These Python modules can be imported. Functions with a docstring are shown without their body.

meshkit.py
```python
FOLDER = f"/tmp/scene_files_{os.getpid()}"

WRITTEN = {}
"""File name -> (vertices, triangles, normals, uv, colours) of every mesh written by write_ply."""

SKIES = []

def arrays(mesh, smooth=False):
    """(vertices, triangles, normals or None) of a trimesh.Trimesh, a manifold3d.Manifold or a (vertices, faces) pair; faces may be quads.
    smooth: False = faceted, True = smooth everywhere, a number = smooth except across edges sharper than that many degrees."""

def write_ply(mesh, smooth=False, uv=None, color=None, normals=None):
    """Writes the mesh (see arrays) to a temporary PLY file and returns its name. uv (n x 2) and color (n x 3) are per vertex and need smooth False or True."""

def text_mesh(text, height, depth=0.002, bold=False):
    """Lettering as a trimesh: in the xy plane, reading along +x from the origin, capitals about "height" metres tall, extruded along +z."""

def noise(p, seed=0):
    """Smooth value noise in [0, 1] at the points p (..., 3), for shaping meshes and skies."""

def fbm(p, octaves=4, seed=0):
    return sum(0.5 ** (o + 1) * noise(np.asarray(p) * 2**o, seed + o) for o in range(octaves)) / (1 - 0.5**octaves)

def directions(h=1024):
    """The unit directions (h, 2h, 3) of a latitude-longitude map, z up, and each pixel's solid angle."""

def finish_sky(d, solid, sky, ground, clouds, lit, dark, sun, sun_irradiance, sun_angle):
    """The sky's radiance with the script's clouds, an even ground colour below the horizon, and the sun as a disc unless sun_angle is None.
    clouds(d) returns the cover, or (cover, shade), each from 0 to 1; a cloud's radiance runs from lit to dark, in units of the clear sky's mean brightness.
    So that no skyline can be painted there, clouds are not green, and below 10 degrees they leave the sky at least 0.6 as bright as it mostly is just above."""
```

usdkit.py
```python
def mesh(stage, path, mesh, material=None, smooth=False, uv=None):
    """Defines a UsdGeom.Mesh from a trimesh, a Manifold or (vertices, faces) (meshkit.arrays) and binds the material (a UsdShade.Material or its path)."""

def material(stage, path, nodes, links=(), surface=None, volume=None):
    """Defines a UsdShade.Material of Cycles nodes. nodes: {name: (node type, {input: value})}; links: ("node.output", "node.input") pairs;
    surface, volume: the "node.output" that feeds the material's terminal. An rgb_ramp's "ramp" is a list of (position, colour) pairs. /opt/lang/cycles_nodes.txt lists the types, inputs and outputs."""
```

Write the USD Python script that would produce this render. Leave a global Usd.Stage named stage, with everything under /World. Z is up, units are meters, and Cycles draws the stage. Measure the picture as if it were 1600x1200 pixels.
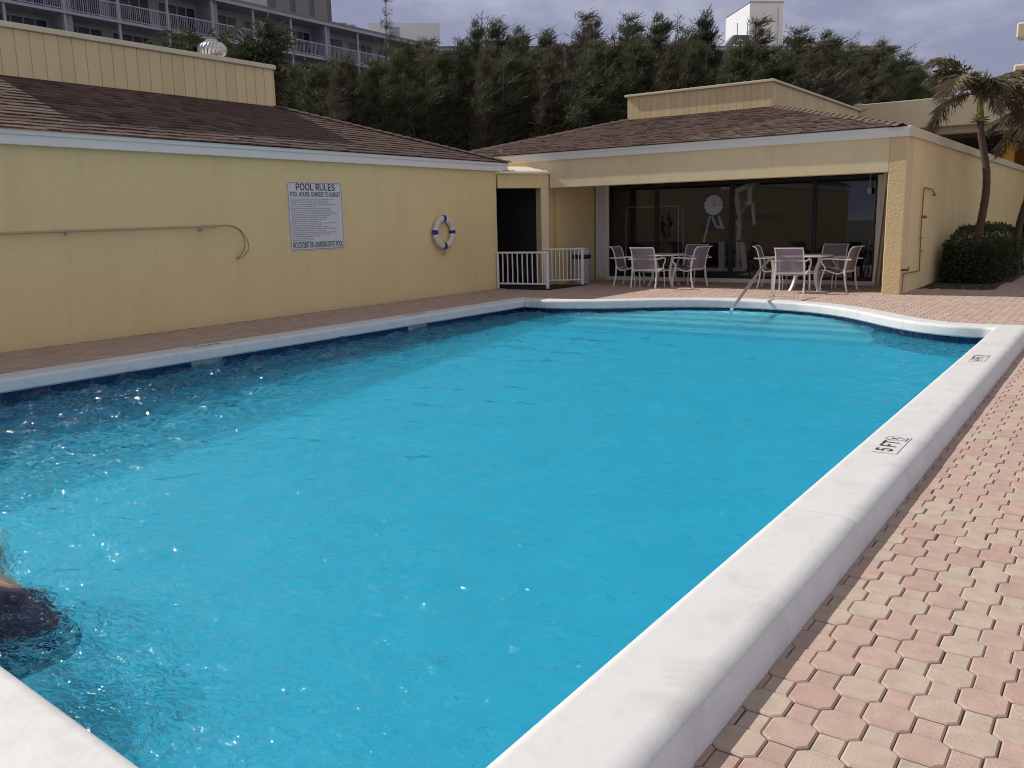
import math, random, re
import numpy as np, trimesh, shapely
from shapely.geometry import Polygon, Point, box as sbox
from scipy.interpolate import CubicSpline
import manifold3d as m3
import meshkit, usdkit
from pxr import Usd, UsdGeom, UsdLux, UsdShade, Gf, Sdf, Vt

stage = Usd.Stage.CreateInMemory()
UsdGeom.SetStageUpAxis(stage, 'Z'); UsdGeom.SetStageMetersPerUnit(stage, 1.0)
W = '/World'; UsdGeom.Xform.Define(stage, W); UsdGeom.Scope.Define(stage, W + '/Looks')
rng = np.random.default_rng(7); random.seed(7)

# ------------------------------------------------------------------ camera, sky, sun, exposure
FPX, YAW, PITCH, ROLL = 1356.55859, -0.617691192, -0.185741299, -0.0226563681
EYE = np.array([0, 0, 1.55])
def _axes():
    f = np.array([math.sin(YAW)*math.cos(PITCH), math.cos(YAW)*math.cos(PITCH), math.sin(PITCH)])
    r = np.array([math.cos(YAW), -math.sin(YAW), 0]); u = np.cross(r, f)
    return np.array([r*math.cos(ROLL)+u*math.sin(ROLL), -r*math.sin(ROLL)+u*math.cos(ROLL), f])
AX = _axes()
cam = UsdGeom.Camera.Define(stage, W + '/camera')
cam.CreateFocalLengthAttr(FPX/1600*36); cam.CreateHorizontalApertureAttr(36.0); cam.CreateVerticalApertureAttr(27.0)
cam.CreateClippingRangeAttr(Gf.Vec2f(0.05, 5000))
M = Gf.Matrix4d(*[float(v) for v in (*AX[0], 0, *AX[1], 0, *(-AX[2]), 0, *EYE, 1)])
UsdGeom.Xformable(cam).AddTransformOp().Set(M)
cam.CreateExposureAttr(0.0)

SUN_EL, SUN_AZ = math.radians(40.5), math.atan2(-1.0, -0.125)      # rotation = atan2(x, y) of the direction to the sun
SUN_I, SKY_S = 1.12, 0.095
sd = np.array([math.sin(SUN_AZ)*math.cos(SUN_EL), math.cos(SUN_AZ)*math.cos(SUN_EL), math.sin(SUN_EL)])
sun = UsdLux.DistantLight.Define(stage, W + '/sun')
sun.CreateIntensityAttr(SUN_I); sun.CreateAngleAttr(0.53); sun.CreateNormalizeAttr(True); sun.CreateColorAttr(Gf.Vec3f(1.0, 0.955, 0.89))
zx = sd; xx = np.cross([0, 0, 1], zx); xx /= np.linalg.norm(xx); yx = np.cross(zx, xx)
UsdGeom.Xformable(sun).AddTransformOp().Set(Gf.Matrix4d(*[float(v) for v in (*xx, 0, *yx, 0, *zx, 0, 0, 0, 30, 1)]))
sky = UsdLux.DomeLight.Define(stage, W + '/sky')
sky_m = usdkit.material(stage, W + '/Looks/sky_clouds', {
    'sky': ('sky_texture', {'sky_type': 'single_scattering', 'sun_disc': False, 'sun_elevation': SUN_EL, 'sun_rotation': SUN_AZ, 'altitude': 20.0, 'air_density': 1.0, 'aerosol_density': 1.2, 'ozone_density': 1.0}),
    'tc': ('texture_coordinate', {}),
    'map': ('mapping', {'scale': (1.0, 1.0, 2.6), 'location': (4.2, 3.1, 0.6)}),
    'n1': ('noise_texture', {'scale': 1.9, 'detail': 7.0, 'roughness': 0.55, 'distortion': 0.35}),
    'n2': ('noise_texture', {'scale': 3.1, 'detail': 6.0, 'roughness': 0.55}),
    'cov': ('rgb_ramp', {'ramp': [(0.0, (0.80, 0.80, 0.80)), (0.38, (0.86, 0.86, 0.86)), (0.6, (1, 1, 1))]}),
    'tone': ('rgb_ramp', {'ramp': [(0.32, (2.6, 2.7, 4.2)), (0.49, (3.15, 3.25, 4.65)), (0.59, (4.8, 4.9, 6.1)), (0.70, (7.6, 7.7, 8.4))]}),
    'mix': ('mix_color', {'blend_type': 'mix', 'use_clamp': False}), 'sx': ('separate_xyz', {}), 'up': ('map_range', {'range_type': 'smoothstep', 'from_min': 0.22, 'from_max': 0.7}),
    'hi': ('mix_color', {'blend_type': 'mix', 'use_clamp': False, 'b': (4.0, 3.95, 4.2)}),
    'bg': ('background_shader', {'strength': SKY_S})},
    [('tc.generated', 'map.vector'), ('map.vector', 'n1.vector'), ('map.vector', 'n2.vector'), ('n1.fac', 'cov.fac'), ('n2.fac', 'tone.fac'),
     ('cov.color', 'mix.fac'), ('sky.color', 'mix.a'), ('tc.generated', 'sx.vector'), ('sx.z', 'up.value'), ('up.result', 'hi.fac'), ('tone.color', 'hi.a'), ('hi.result', 'mix.b'), ('mix.result', 'bg.color')], surface='bg.background')
UsdShade.MaterialBindingAPI.Apply(sky.GetPrim()).Bind(sky_m)
sky.GetPrim().SetCustomDataByKey('kind', 'structure')

# ------------------------------------------------------------------ helpers
def ray(x, y): return AX.T @ np.array([(x-800)/FPX, -(y-600)/FPX, 1])
def Zp(x, y, z=0.0): d = ray(x, y); return EYE + d*(z-EYE[2])/d[2]
def Xp(x, y, v): d = ray(x, y); return EYE + d*(v-EYE[0])/d[0]
def Yp(x, y, v): d = ray(x, y); return EYE + d*(v-EYE[1])/d[1]

_used = {}
def path_for(name, parent):
    base = (parent.GetPath().pathString if parent is not None else W) + '/' + name
    n = _used.get(base, -1) + 1; _used[base] = n
    return base if n == 0 else f'{base}_{n:03d}'
def tag(prim, label=None, cat=None, group=None, kind=None):
    for k, v in (('label', label), ('category', cat), ('group', group), ('kind', kind)):
        if v: prim.SetCustomDataByKey(k, v)
    return prim
def thing(name, label=None, cat=None, loc=(0, 0, 0), rz=0.0, group=None, kind=None):
    x = UsdGeom.Xform.Define(stage, path_for(name, None))
    x.AddTranslateOp().Set(Gf.Vec3d(*map(float, loc)))
    x.AddRotateZOp().Set(float(math.degrees(rz)))
    return tag(x.GetPrim(), label, cat, group, kind)
def obj(name, mesh, m, parent=None, smooth=False, **t):
    if isinstance(mesh, MB): mesh = mesh.get()
    p = usdkit.mesh(stage, path_for(name, parent), mesh, LOOK[m] if isinstance(m, str) else m, smooth).GetPrim()
    return tag(p, **t) if t else p
def copy_of(src, loc, rz, label, group=None):
    d = src.GetCustomData()
    name = re.sub(r'_\d{3}$', '', src.GetName())
    r = thing(name, label, d['category'], loc, rz, group or d.get('group'))
    r.GetReferences().AddInternalReference(src.GetPath()); r.SetInstanceable(True)
    return r

class MB:
    """collects quads and triangles for one mesh"""
    def __init__(s): s.v, s.f, s.n = [], [], 0
    def add(s, v, f):
        v = np.asarray(v, float).reshape(-1, 3); f = np.asarray(f, int)
        if f.shape[1] == 4: f = np.vstack([f[:, [0, 1, 2]], f[:, [0, 2, 3]]])
        s.v.append(v); s.f.append(f + s.n); s.n += len(v); return s
    def get(s): return trimesh.Trimesh(np.vstack(s.v), np.vstack(s.f), process=False)
    def mesh(s, t, T=None):
        v = np.asarray(t.vertices); 
        if T is not None: v = v @ T[:3, :3].T + T[:3, 3]
        return s.add(v, t.faces)
    def box(s, a, b, ch=0.0):
        a, b = np.minimum(a, b).astype(float), np.maximum(a, b).astype(float)
        if ch <= 0:
            v = np.array([[x, y, z] for z in (a[2], b[2]) for y in (a[1], b[1]) for x in (a[0], b[0])])
            return s.add(v, [[0, 2, 3, 1], [4, 5, 7, 6], [0, 1, 5, 4], [2, 6, 7, 3], [0, 4, 6, 2], [1, 3, 7, 5]])
        v, f = cham(b-a, min(ch, 0.45*float((b-a).min())))
        return s.add(v + (a+b)/2, f)
    def obox(s, c, u, w, h, ch=0.0):
        """box centred c with half-vectors u, w, h"""
        u, w, h = (np.asarray(k, float) for k in (u, w, h)); L = [np.linalg.norm(k) for k in (u, w, h)]
        if ch <= 0: v = np.array([[x, y, z] for z in (-1, 1) for y in (-1, 1) for x in (-1, 1)], float); f = [[0, 2, 3, 1], [4, 5, 7, 6], [0, 1, 5, 4], [2, 6, 7, 3], [0, 4, 6, 2], [1, 3, 7, 5]]
        else:
            v, f = cham(2*np.array(L), min(ch, 0.9*min(L))); v = v / np.array(L)
        B = np.array([u, w, h])
        if np.linalg.det(B) < 0: f = np.asarray(f)[:, ::-1]
        return s.add(v @ B + np.asarray(c, float), f)
    def tube(s, pts, r, n=8, cap=True, flat=None):
        pts = np.asarray(pts, float); k = len(pts); r = np.broadcast_to(r, (k,)).astype(float)
        t = np.gradient(pts, axis=0); t /= np.linalg.norm(t, axis=1, keepdims=True)
        ref = np.array([0, 0, 1.0]) if abs(t[0][2]) < 0.9 else np.array([1.0, 0, 0])
        a = np.cross(t[0], ref); a /= np.linalg.norm(a); rings = []
        for i in range(k):
            a = a - t[i]*(a @ t[i]); a /= np.linalg.norm(a); b = np.cross(t[i], a)
            th = np.arange(n)*2*math.pi/n + math.pi/n
            rings.append(pts[i] + r[i]*(np.cos(th)[:, None]*a + np.sin(th)[:, None]*b))
        v = np.vstack(rings); f = []
        for i in range(k-1):
            for j in range(n):
                f.append([i*n+j, i*n+(j+1) % n, (i+1)*n+(j+1) % n, (i+1)*n+j])
        f = np.array(f); f = np.vstack([f[:, [0, 1, 2]], f[:, [0, 2, 3]]])
        if cap:
            c = [[0, j+1, j] for j in range(1, n-1)] + [[(k-1)*n, (k-1)*n+j, (k-1)*n+j+1] for j in range(1, n-1)]
            f = np.vstack([f, c])
        return s.add(v, f)
    def prism(s, poly, z0, z1, T=None):
        for g in getattr(poly, 'geoms', [poly]):
            if g.is_empty or g.geom_type != 'Polygon': continue
            t = trimesh.creation.extrude_polygon(g, z1-z0, engine='earcut'); t.apply_translation([0, 0, z0])
            s.mesh(t, T)
        return s
    def sheet(s, poly, z):
        for g in getattr(poly, 'geoms', [poly]):
            if g.is_empty or g.geom_type != 'Polygon': continue
            v, f = trimesh.creation.triangulate_polygon(g, engine='earcut')
            f = np.asarray(f); a = np.cross(v[f[:, 1]]-v[f[:, 0]], v[f[:, 2]]-v[f[:, 0]])
            f = np.where((a < 0)[:, None], f[:, ::-1], f)
            s.add(np.c_[v, np.full(len(v), z)], f)
        return s
_ch = {}
def cham(size, c):
    key = (round(c/float(size[0]), 3), round(c/float(size[1]), 3), round(c/float(size[2]), 3))
    if key not in _ch:
        h = np.array([0.5, 0.5, 0.5]); k = np.array(key); p = []
        for sx in (-1, 1):
            for sy in (-1, 1):
                for sz in (-1, 1):
                    q = np.array([sx, sy, sz])
                    for ax in range(3):
                        d = h - k; d[ax] = 0.5; p.append(q*d)
        hull = trimesh.convex.convex_hull(np.array(p)); _ch[key] = (np.array(hull.vertices), np.array(hull.faces))
    v, f = _ch[key]
    return v*size, f
def rot_to(x, y, z, o):
    T = np.eye(4); T[:3, 0], T[:3, 1], T[:3, 2], T[:3, 3] = x, y, z, o; return T
def spline(pts, n):
    pts = np.asarray(pts, float); d = np.r_[0, np.cumsum(np.linalg.norm(np.diff(pts, axis=0), axis=1))]
    return CubicSpline(d, pts)(np.linspace(0, d[-1], n))

# ------------------------------------------------------------------ materials
LOOK = {}
def look(name, nodes, links, surface='p.BSDF', volume=None):
    LOOK[name] = usdkit.material(stage, f'{W}/Looks/{name}', nodes, links, surface, volume)
def surf(name, c, rough=0.6, c2=None, scale=3.0, amt=0.5, bump=0.0, bscale=40.0, bdist=0.01, metal=0.0, spec=0.5, rnd=0.0, detail=5.0, bdetail=3.0, stretch=None, coat=0.0, dirt=0.0, dscale=1.5, dstretch=(1, 1, 1)):
    """plain surface: base colour wandering towards c2 with noise, an optional fine bump, an optional lightness step per object"""
    n = {'g': ('geometry', {}), 'mp': ('mapping', {'scale': stretch or (1, 1, 1)}),
         'n': ('noise_texture', {'scale': scale, 'detail': detail, 'roughness': 0.6}),
         'r': ('rgb_ramp', {'ramp': [(0.5-0.5*max(amt, .02), c), (0.5+0.5*max(amt, .02), c2 or c)]}),
         'p': ('principled_bsdf', {'roughness': rough, 'metallic': metal, 'specular_ior_level': spec, 'coat_weight': coat})}
    L = [('g.position', 'mp.vector'), ('mp.vector', 'n.vector'), ('n.fac', 'r.fac')]
    last = 'r.color'
    if dirt > 0:
        n['dm'] = ('mapping', {'scale': dstretch}); n['dn'] = ('noise_texture', {'scale': dscale, 'detail': 9.0, 'roughness': 0.68, 'distortion': 0.4}); n['dr'] = ('rgb_ramp', {'ramp': [(0.30, (1-dirt, 1-dirt*1.08, 1-dirt*1.2)), (0.52, (1, 1, 1))]})
        n['dx'] = ('mix_color', {'blend_type': 'multiply', 'fac': 1.0, 'use_clamp': False}); L += [('g.position', 'dm.vector'), ('dm.vector', 'dn.vector'), ('dn.fac', 'dr.fac'), (last, 'dx.a'), ('dr.color', 'dx.b')]; last = 'dx.result'
    if rnd > 0:
        n['oi'] = ('object_info', {}); n['mr'] = ('map_range', {'from_min': 0.0, 'from_max': 1.0, 'to_min': 1-rnd, 'to_max': 1+rnd})
        n['h'] = ('hsv', {'hue': 0.5, 'saturation': 1.0, 'fac': 1.0})
        L += [('oi.random', 'mr.value'), ('mr.result', 'h.value'), (last, 'h.color')]; last = 'h.color'
    L.append((last, 'p.base_color'))
    if bump > 0:
        n['bn'] = ('noise_texture', {'scale': bscale, 'detail': bdetail, 'roughness': 0.6}); n['b'] = ('bump', {'strength': bump, 'distance': bdist})
        L += [('g.position', 'bn.vector'), ('bn.fac', 'b.height'), ('b.normal', 'p.normal')]
    look(name, n, L)

surf('stucco_yellow', (0.82, 0.645, 0.325), 0.85, (0.76, 0.59, 0.29), 1.1, 0.6, bump=0.14, bscale=70, bdist=0.005, bdetail=5, stretch=(1, 1, .7), dirt=0.08, dscale=2.2, dstretch=(1, 1, .22))
surf('stucco_rough', (0.74, 0.58, 0.32), 0.85, (0.68, 0.525, 0.285), 2.0, 0.6, bump=0.9, bscale=26, bdist=0.02, bdetail=4)
surf('stucco_pale', (0.81, 0.675, 0.42), 0.85, (0.75, 0.62, 0.38), 1.3, 0.6, bump=0.2, bscale=60, bdist=0.006, bdetail=4, dirt=.10, dscale=2.0, dstretch=(1, 1, .3))
surf('siding_yellow', (0.74, 0.585, 0.33), 0.75, (0.69, 0.535, 0.29), 6, 0.6, bump=0.2, bscale=30, bdist=0.004, rnd=0.05, stretch=(1, 1, .15))
surf('trim_white', (0.83, 0.81, 0.755), 0.5, (0.77, 0.75, 0.69), 2.2, 0.7, bump=0.08, bscale=20, bdist=0.004)
surf('trim_cream', (0.72, 0.63, 0.44), 0.6, (0.60, 0.52, 0.38), 1.5, 0.5, bump=0.2, bscale=35, bdist=0.006)
surf('coping_white', (0.66, 0.655, 0.655), 0.62, (0.61, 0.605, 0.60), 2.6, 0.55, bump=0.25, bscale=45, bdist=0.005, bdetail=6, detail=8, dirt=0.13, dscale=4.5)
surf('grout', (0.055, 0.042, 0.036), 0.95, (0.10, 0.075, 0.062), 30, 0.6, bump=0.5, bscale=300, bdist=0.003)
for nm, a, b in (('paver_pink', (0.585, 0.42, 0.355), (0.49, 0.345, 0.29)), ('paver_rose', (0.55, 0.385, 0.325), (0.46, 0.315, 0.265)), ('paver_beige', (0.58, 0.462, 0.374), (0.495, 0.392, 0.316))):
    look(nm, {'g': ('geometry', {}), 'oi': ('object_info', {}), 'mr': ('map_range', {'to_min': 0.9, 'to_max': 1.08}),
              'n': ('noise_texture', {'scale': 240.0, 'detail': 3.0, 'roughness': 0.7}), 'n2': ('noise_texture', {'scale': 12.0, 'detail': 4.0}),
              'r': ('rgb_ramp', {'ramp': [(0.28, tuple(0.45*x for x in b)), (0.40, b), (0.60, a), (0.75, tuple(min(.8, 1.15*x) for x in a))]}),
              'r2': ('rgb_ramp', {'ramp': [(0.3, (0.86, 0.86, 0.86)), (0.7, (1.05, 1.05, 1.05))]}), 'm': ('mix_color', {'blend_type': 'multiply', 'fac': 1.0, 'use_clamp': False}),
              'h': ('hsv', {}), 'b': ('bump', {'strength': 0.35, 'distance': 0.003}), 'p': ('principled_bsdf', {'roughness': 0.85, 'specular_ior_level': 0.3})},
         [('g.position', 'n.vector'), ('g.position', 'n2.vector'), ('n.fac', 'r.fac'), ('n2.fac', 'r2.fac'), ('r.color', 'm.a'), ('r2.color', 'm.b'), ('m.result', 'h.color'), ('g.random_per_island', 'mr.value'), ('mr.result', 'h.value'),
          ('h.color', 'p.base_color'), ('n.fac', 'b.height'), ('b.normal', 'p.normal')])
def shingle(name, cols):
    look(name, {'g': ('geometry', {}), 'n': ('noise_texture', {'scale': 90.0, 'detail': 4.0, 'roughness': 0.75}),
                'pick': ('rgb_ramp', {'ramp': cols}), 'r': ('rgb_ramp', {'ramp': [(0.3, (0.55, 0.55, 0.55)), (0.7, (1.25, 1.25, 1.25))]}), 'oi': ('object_info', {}), 'ad': ('math', {'math_type': 'add'}), 'fr': ('math', {'math_type': 'fraction'}),
                'm': ('mix_color', {'blend_type': 'multiply', 'fac': 1.0, 'use_clamp': False}), 'b': ('bump', {'strength': 0.5, 'distance': 0.004}), 'p': ('principled_bsdf', {'roughness': 0.95, 'specular_ior_level': 0.15})},
         [('g.position', 'n.vector'), ('g.random_per_island', 'ad.value1'), ('oi.random', 'ad.value2'), ('ad.value', 'fr.value1'), ('fr.value', 'pick.fac'), ('n.fac', 'r.fac'), ('pick.color', 'm.a'), ('r.color', 'm.b'), ('m.result', 'p.base_color'), ('n.fac', 'b.height'), ('b.normal', 'p.normal')])
shingle('shingle_brown', [(0.0, (0.090, 0.058, 0.048)), (0.35, (0.150, 0.100, 0.081)), (0.7, (0.19, 0.132, 0.106)), (1.0, (0.11, 0.076, 0.066))])
surf('roof_deck', (0.035, 0.022, 0.018), 0.95)
surf('pool_paint', (0.010, 0.455, 0.67), 0.6, (0.008, 0.39, 0.585), 5.0, 0.5, detail=6, stretch=(1, 1.6, 1))
surf('step_paint', (0.17, 0.55, 0.68), 0.6, (0.14, 0.50, 0.64), 2.0, 0.5)
surf('tile_navy', (0.004, 0.006, 0.045), 0.18, (0.007, 0.011, 0.07), 9, 0.6, rnd=0.25, spec=0.6)
surf('tile_white', (0.30, 0.33, 0.34), 0.3, (0.20, 0.23, 0.25), 20, 0.5)
surf('tile_grout', (0.20, 0.26, 0.33), 0.8)
surf('paint_white', (0.80, 0.79, 0.77), 0.4, (0.70, 0.69, 0.66), 5, 0.4)
surf('marker_plate', (0.66, 0.655, 0.65), 0.45, (0.60, 0.595, 0.59), 9, 0.5)
surf('ink', (0.02, 0.02, 0.025), 0.6)
surf('ink_soft', (0.20, 0.19, 0.21), 0.6)
surf('sign_face', (0.72, 0.70, 0.72), 0.35, (0.66, 0.64, 0.66), 3, 0.5)
surf('sign_line', (0.24, 0.10, 0.12), 0.5)
surf('steel', (0.80, 0.79, 0.78), 0.30, (0.72, 0.71, 0.70), 8, 0.5, metal=1.0)
surf('galvanized', (0.66, 0.67, 0.69), 0.3, (0.52, 0.53, 0.55), 9, 0.6, metal=0.85)
surf('pole_tan', (0.50, 0.40, 0.26), 0.4, (0.40, 0.32, 0.21), 6, 0.5)
surf('rust_pipe', (0.30, 0.22, 0.11), 0.6, (0.16, 0.10, 0.05), 25, 0.6, bump=.3, bscale=200)
surf('rust', (0.10, 0.045, 0.02), 0.8, (0.2, 0.09, 0.03), 60, 0.6)
surf('furniture_white', (0.80, 0.79, 0.76), 0.35, (0.74, 0.73, 0.70), 6, 0.5)
look('sling_mauve', {'g': ('geometry', {}), 'w': ('noise_texture', {'scale': 120.0, 'detail': 2.0}), 'r': ('rgb_ramp', {'ramp': [(0.3, (0.27, 0.245, 0.30)), (0.7, (0.36, 0.33, 0.385))]}),
     'd': ('principled_bsdf', {'roughness': 0.8, 'specular_ior_level': 0.25}), 't': ('translucent_bsdf', {'color': (0.26, 0.23, 0.30)}), 'tr': ('transparent_bsdf', {'color': (0.9, 0.88, 0.92)}), 'm': ('mix_closure', {'fac': 0.22}), 'm2': ('mix_closure', {'fac': 0.16})},
     [('g.position', 'w.vector'), ('w.fac', 'r.fac'), ('r.color', 'd.base_color'), ('d.BSDF', 'm.closure1'), ('t.BSDF', 'm.closure2'), ('m.closure', 'm2.closure1'), ('tr.BSDF', 'm2.closure2')], surface='m2.closure')
surf('ring_white', (0.74, 0.66, 0.54), 0.45, (0.66, 0.58, 0.46), 12, 0.5)
surf('ring_blue', (0.012, 0.025, 0.22), 0.5)
surf('rope', (0.45, 0.38, 0.30), 0.9)
surf('bin_white', (0.50, 0.49, 0.48), 0.5, (0.42, 0.41, 0.40), 8, 0.5)
surf('black', (0.012, 0.012, 0.014), 0.5)
surf('mat_black', (0.010, 0.009, 0.009), 0.95, (0.018, 0.016, 0.015), 60, .5, bump=.5, bscale=300)
surf('frame_dark', (0.010, 0.010, 0.012), 0.4)
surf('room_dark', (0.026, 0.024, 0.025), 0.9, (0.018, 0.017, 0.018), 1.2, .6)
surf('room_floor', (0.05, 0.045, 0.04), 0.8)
surf('machine_white', (0.72, 0.72, 0.70), 0.4)
surf('clock_face', (0.80, 0.79, 0.74), 0.4)
surf('navy_cloth', (0.010, 0.011, 0.045), 0.8, (0.018, 0.018, 0.07), 20, .5)
surf('skin', (0.50, 0.29, 0.21), 0.5, (0.45, 0.25, 0.18), 8, .5)
surf('hair', (0.02, 0.014, 0.01), 0.6)
surf('ground_far', (0.22, 0.20, 0.16), 0.95, (0.15, 0.14, 0.11), 0.15, .7)
surf('soil', (0.05, 0.035, 0.024), 0.95, (0.12, 0.085, 0.055), 14, .7, bump=1.0, bscale=40, bdist=.03)
surf('hotel_wall', (0.27, 0.285, 0.33), 0.8, (0.24, 0.255, 0.30), .7, .6)
surf('hotel_trim', (0.36, 0.38, 0.44), 0.7, (0.31, 0.33, 0.39), .8, .6)
surf('hotel_rail', (0.42, 0.43, 0.53), 0.5)
surf('hotel_roof', (0.20, 0.20, 0.20), 0.9)
surf('hotel_glass', (0.012, 0.014, 0.028), 0.3, (0.022, 0.024, 0.04), .5, .6, rnd=.4)
surf('dark_panel', (0.13, 0.125, 0.15), 0.8, (0.09, 0.088, 0.11), .8, .5)
surf('block_white', (0.74, 0.75, 0.77), 0.8, (0.68, 0.69, 0.71), .6, .6)
surf('garage_concrete', (0.56, 0.47, 0.33), 0.85, (0.47, 0.39, 0.27), .8, .5)
surf('garage_dark', (0.10, 0.085, 0.065), 0.9)
surf('orange_paint', (0.62, 0.29, 0.035), 0.7, (0.54, 0.24, 0.03), 2, .5)
surf('car_paint', (0.72, 0.74, 0.78), 0.25, coat=.6)
surf('car_blue', (0.20, 0.24, 0.36), 0.25, coat=.6)
surf('tower_cream', (0.72, 0.60, 0.42), 0.8)
surf('bark', (0.085, 0.062, 0.045), 0.95, (0.05, 0.038, 0.03), 9, .6, bump=.7, bscale=14, bdist=.03, stretch=(1, 1, .3))
surf('palm_bark', (0.115, 0.07, 0.045), 0.95, (0.06, 0.038, 0.026), 10, .6, bump=.8, bscale=22, bdist=.02, stretch=(.4, .4, 2.5))
surf('palm_shaft', (0.22, 0.25, 0.06), 0.5, (0.28, 0.24, 0.07), 6, .6)
def leaf(name, cols, trans=0.3, rough=0.55, rnd=0.22):
    look(name, {'g': ('geometry', {}), 'oi': ('object_info', {}), 'pick': ('rgb_ramp', {'ramp': cols}), 'mr': ('map_range', {'to_min': 1-rnd, 'to_max': 1+rnd}), 'h': ('hsv', {}), 'n': ('noise_texture', {'scale': 0.7, 'detail': 3.0}), 'ad': ('math', {'math_type': 'add'}), 'hf': ('math', {'math_type': 'multiply', 'value2': 0.5}),
                'p': ('principled_bsdf', {'roughness': rough, 'specular_ior_level': 0.35}), 't': ('translucent_bsdf', {}), 'm': ('mix_closure', {'fac': trans})},
         [('g.position', 'n.vector'), ('g.random_per_island', 'ad.value1'), ('n.fac', 'ad.value2'), ('ad.value', 'hf.value1'), ('hf.value', 'pick.fac'), ('pick.color', 'h.color'), ('oi.random', 'mr.value'), ('mr.result', 'h.value'), ('h.color', 'p.base_color'), ('h.color', 't.color'), ('p.BSDF', 'm.closure1'), ('t.BSDF', 'm.closure2')], surface='m.closure')
leaf('needle_green', [(0.2, (0.08, 0.094, 0.048)), (0.5, (0.17, 0.19, 0.10)), (0.8, (0.27, 0.285, 0.16))])
leaf('needle_brown', [(0.2, (0.092, 0.080, 0.054)), (0.5, (0.185, 0.16, 0.105)), (0.8, (0.275, 0.24, 0.165))])
leaf('needle_bright', [(0.2, (0.034, 0.050, 0.019)), (0.5, (0.078, 0.105, 0.036)), (0.8, (0.135, 0.155, 0.05))])
leaf('palm_frond', [(0.25, (0.17, 0.14, 0.085)), (0.5, (0.38, 0.31, 0.22)), (0.75, (0.68, 0.59, 0.47))], 0.2, 0.5)
leaf('palm_spear', [(0.2, (0.10, 0.16, 0.03)), (0.8, (0.26, 0.36, 0.05))], 0.35)
leaf('hedge_leaf', [(0.2, (0.06, 0.08, 0.028)), (0.5, (0.14, 0.175, 0.06)), (0.8, (0.21, 0.20, 0.10))], 0.25)
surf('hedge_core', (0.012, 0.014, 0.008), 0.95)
look('window_glass', {'g': ('geometry', {}), 'dt': ('vector_math', {'math_type': 'dot_product'}), 'ab': ('math', {'math_type': 'absolute'}), 'om': ('math', {'math_type': 'subtract', 'value1': 1.0, 'use_clamp': True}), 'pw': ('math', {'math_type': 'power', 'value2': 5.0}), 'f': ('math', {'math_type': 'multiply_add', 'value2': 0.95, 'value3': 0.04, 'use_clamp': True}), 't': ('transparent_bsdf', {'color': (0.88, 0.88, 0.90)}), 'gl': ('glossy_bsdf', {'roughness': 0.0, 'color': (0.9, 0.9, 0.95)}), 'm': ('mix_closure', {})},
     [('g.incoming', 'dt.vector1'), ('g.normal', 'dt.vector2'), ('dt.value', 'ab.value1'), ('ab.value', 'om.value2'), ('om.value', 'pw.value1'), ('pw.value', 'f.value1'), ('f.value', 'm.fac'), ('t.BSDF', 'm.closure1'), ('gl.BSDF', 'm.closure2')], surface='m.closure')
look('awning_sheet', {'t': ('translucent_bsdf', {'color': (0.75, 0.70, 0.55)}), 'p': ('principled_bsdf', {'base_color': (0.74, 0.70, 0.60), 'roughness': 0.35}), 'm': ('mix_closure', {'fac': 0.35})},
     [('p.BSDF', 'm.closure1'), ('t.BSDF', 'm.closure2')], surface='m.closure')
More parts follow.
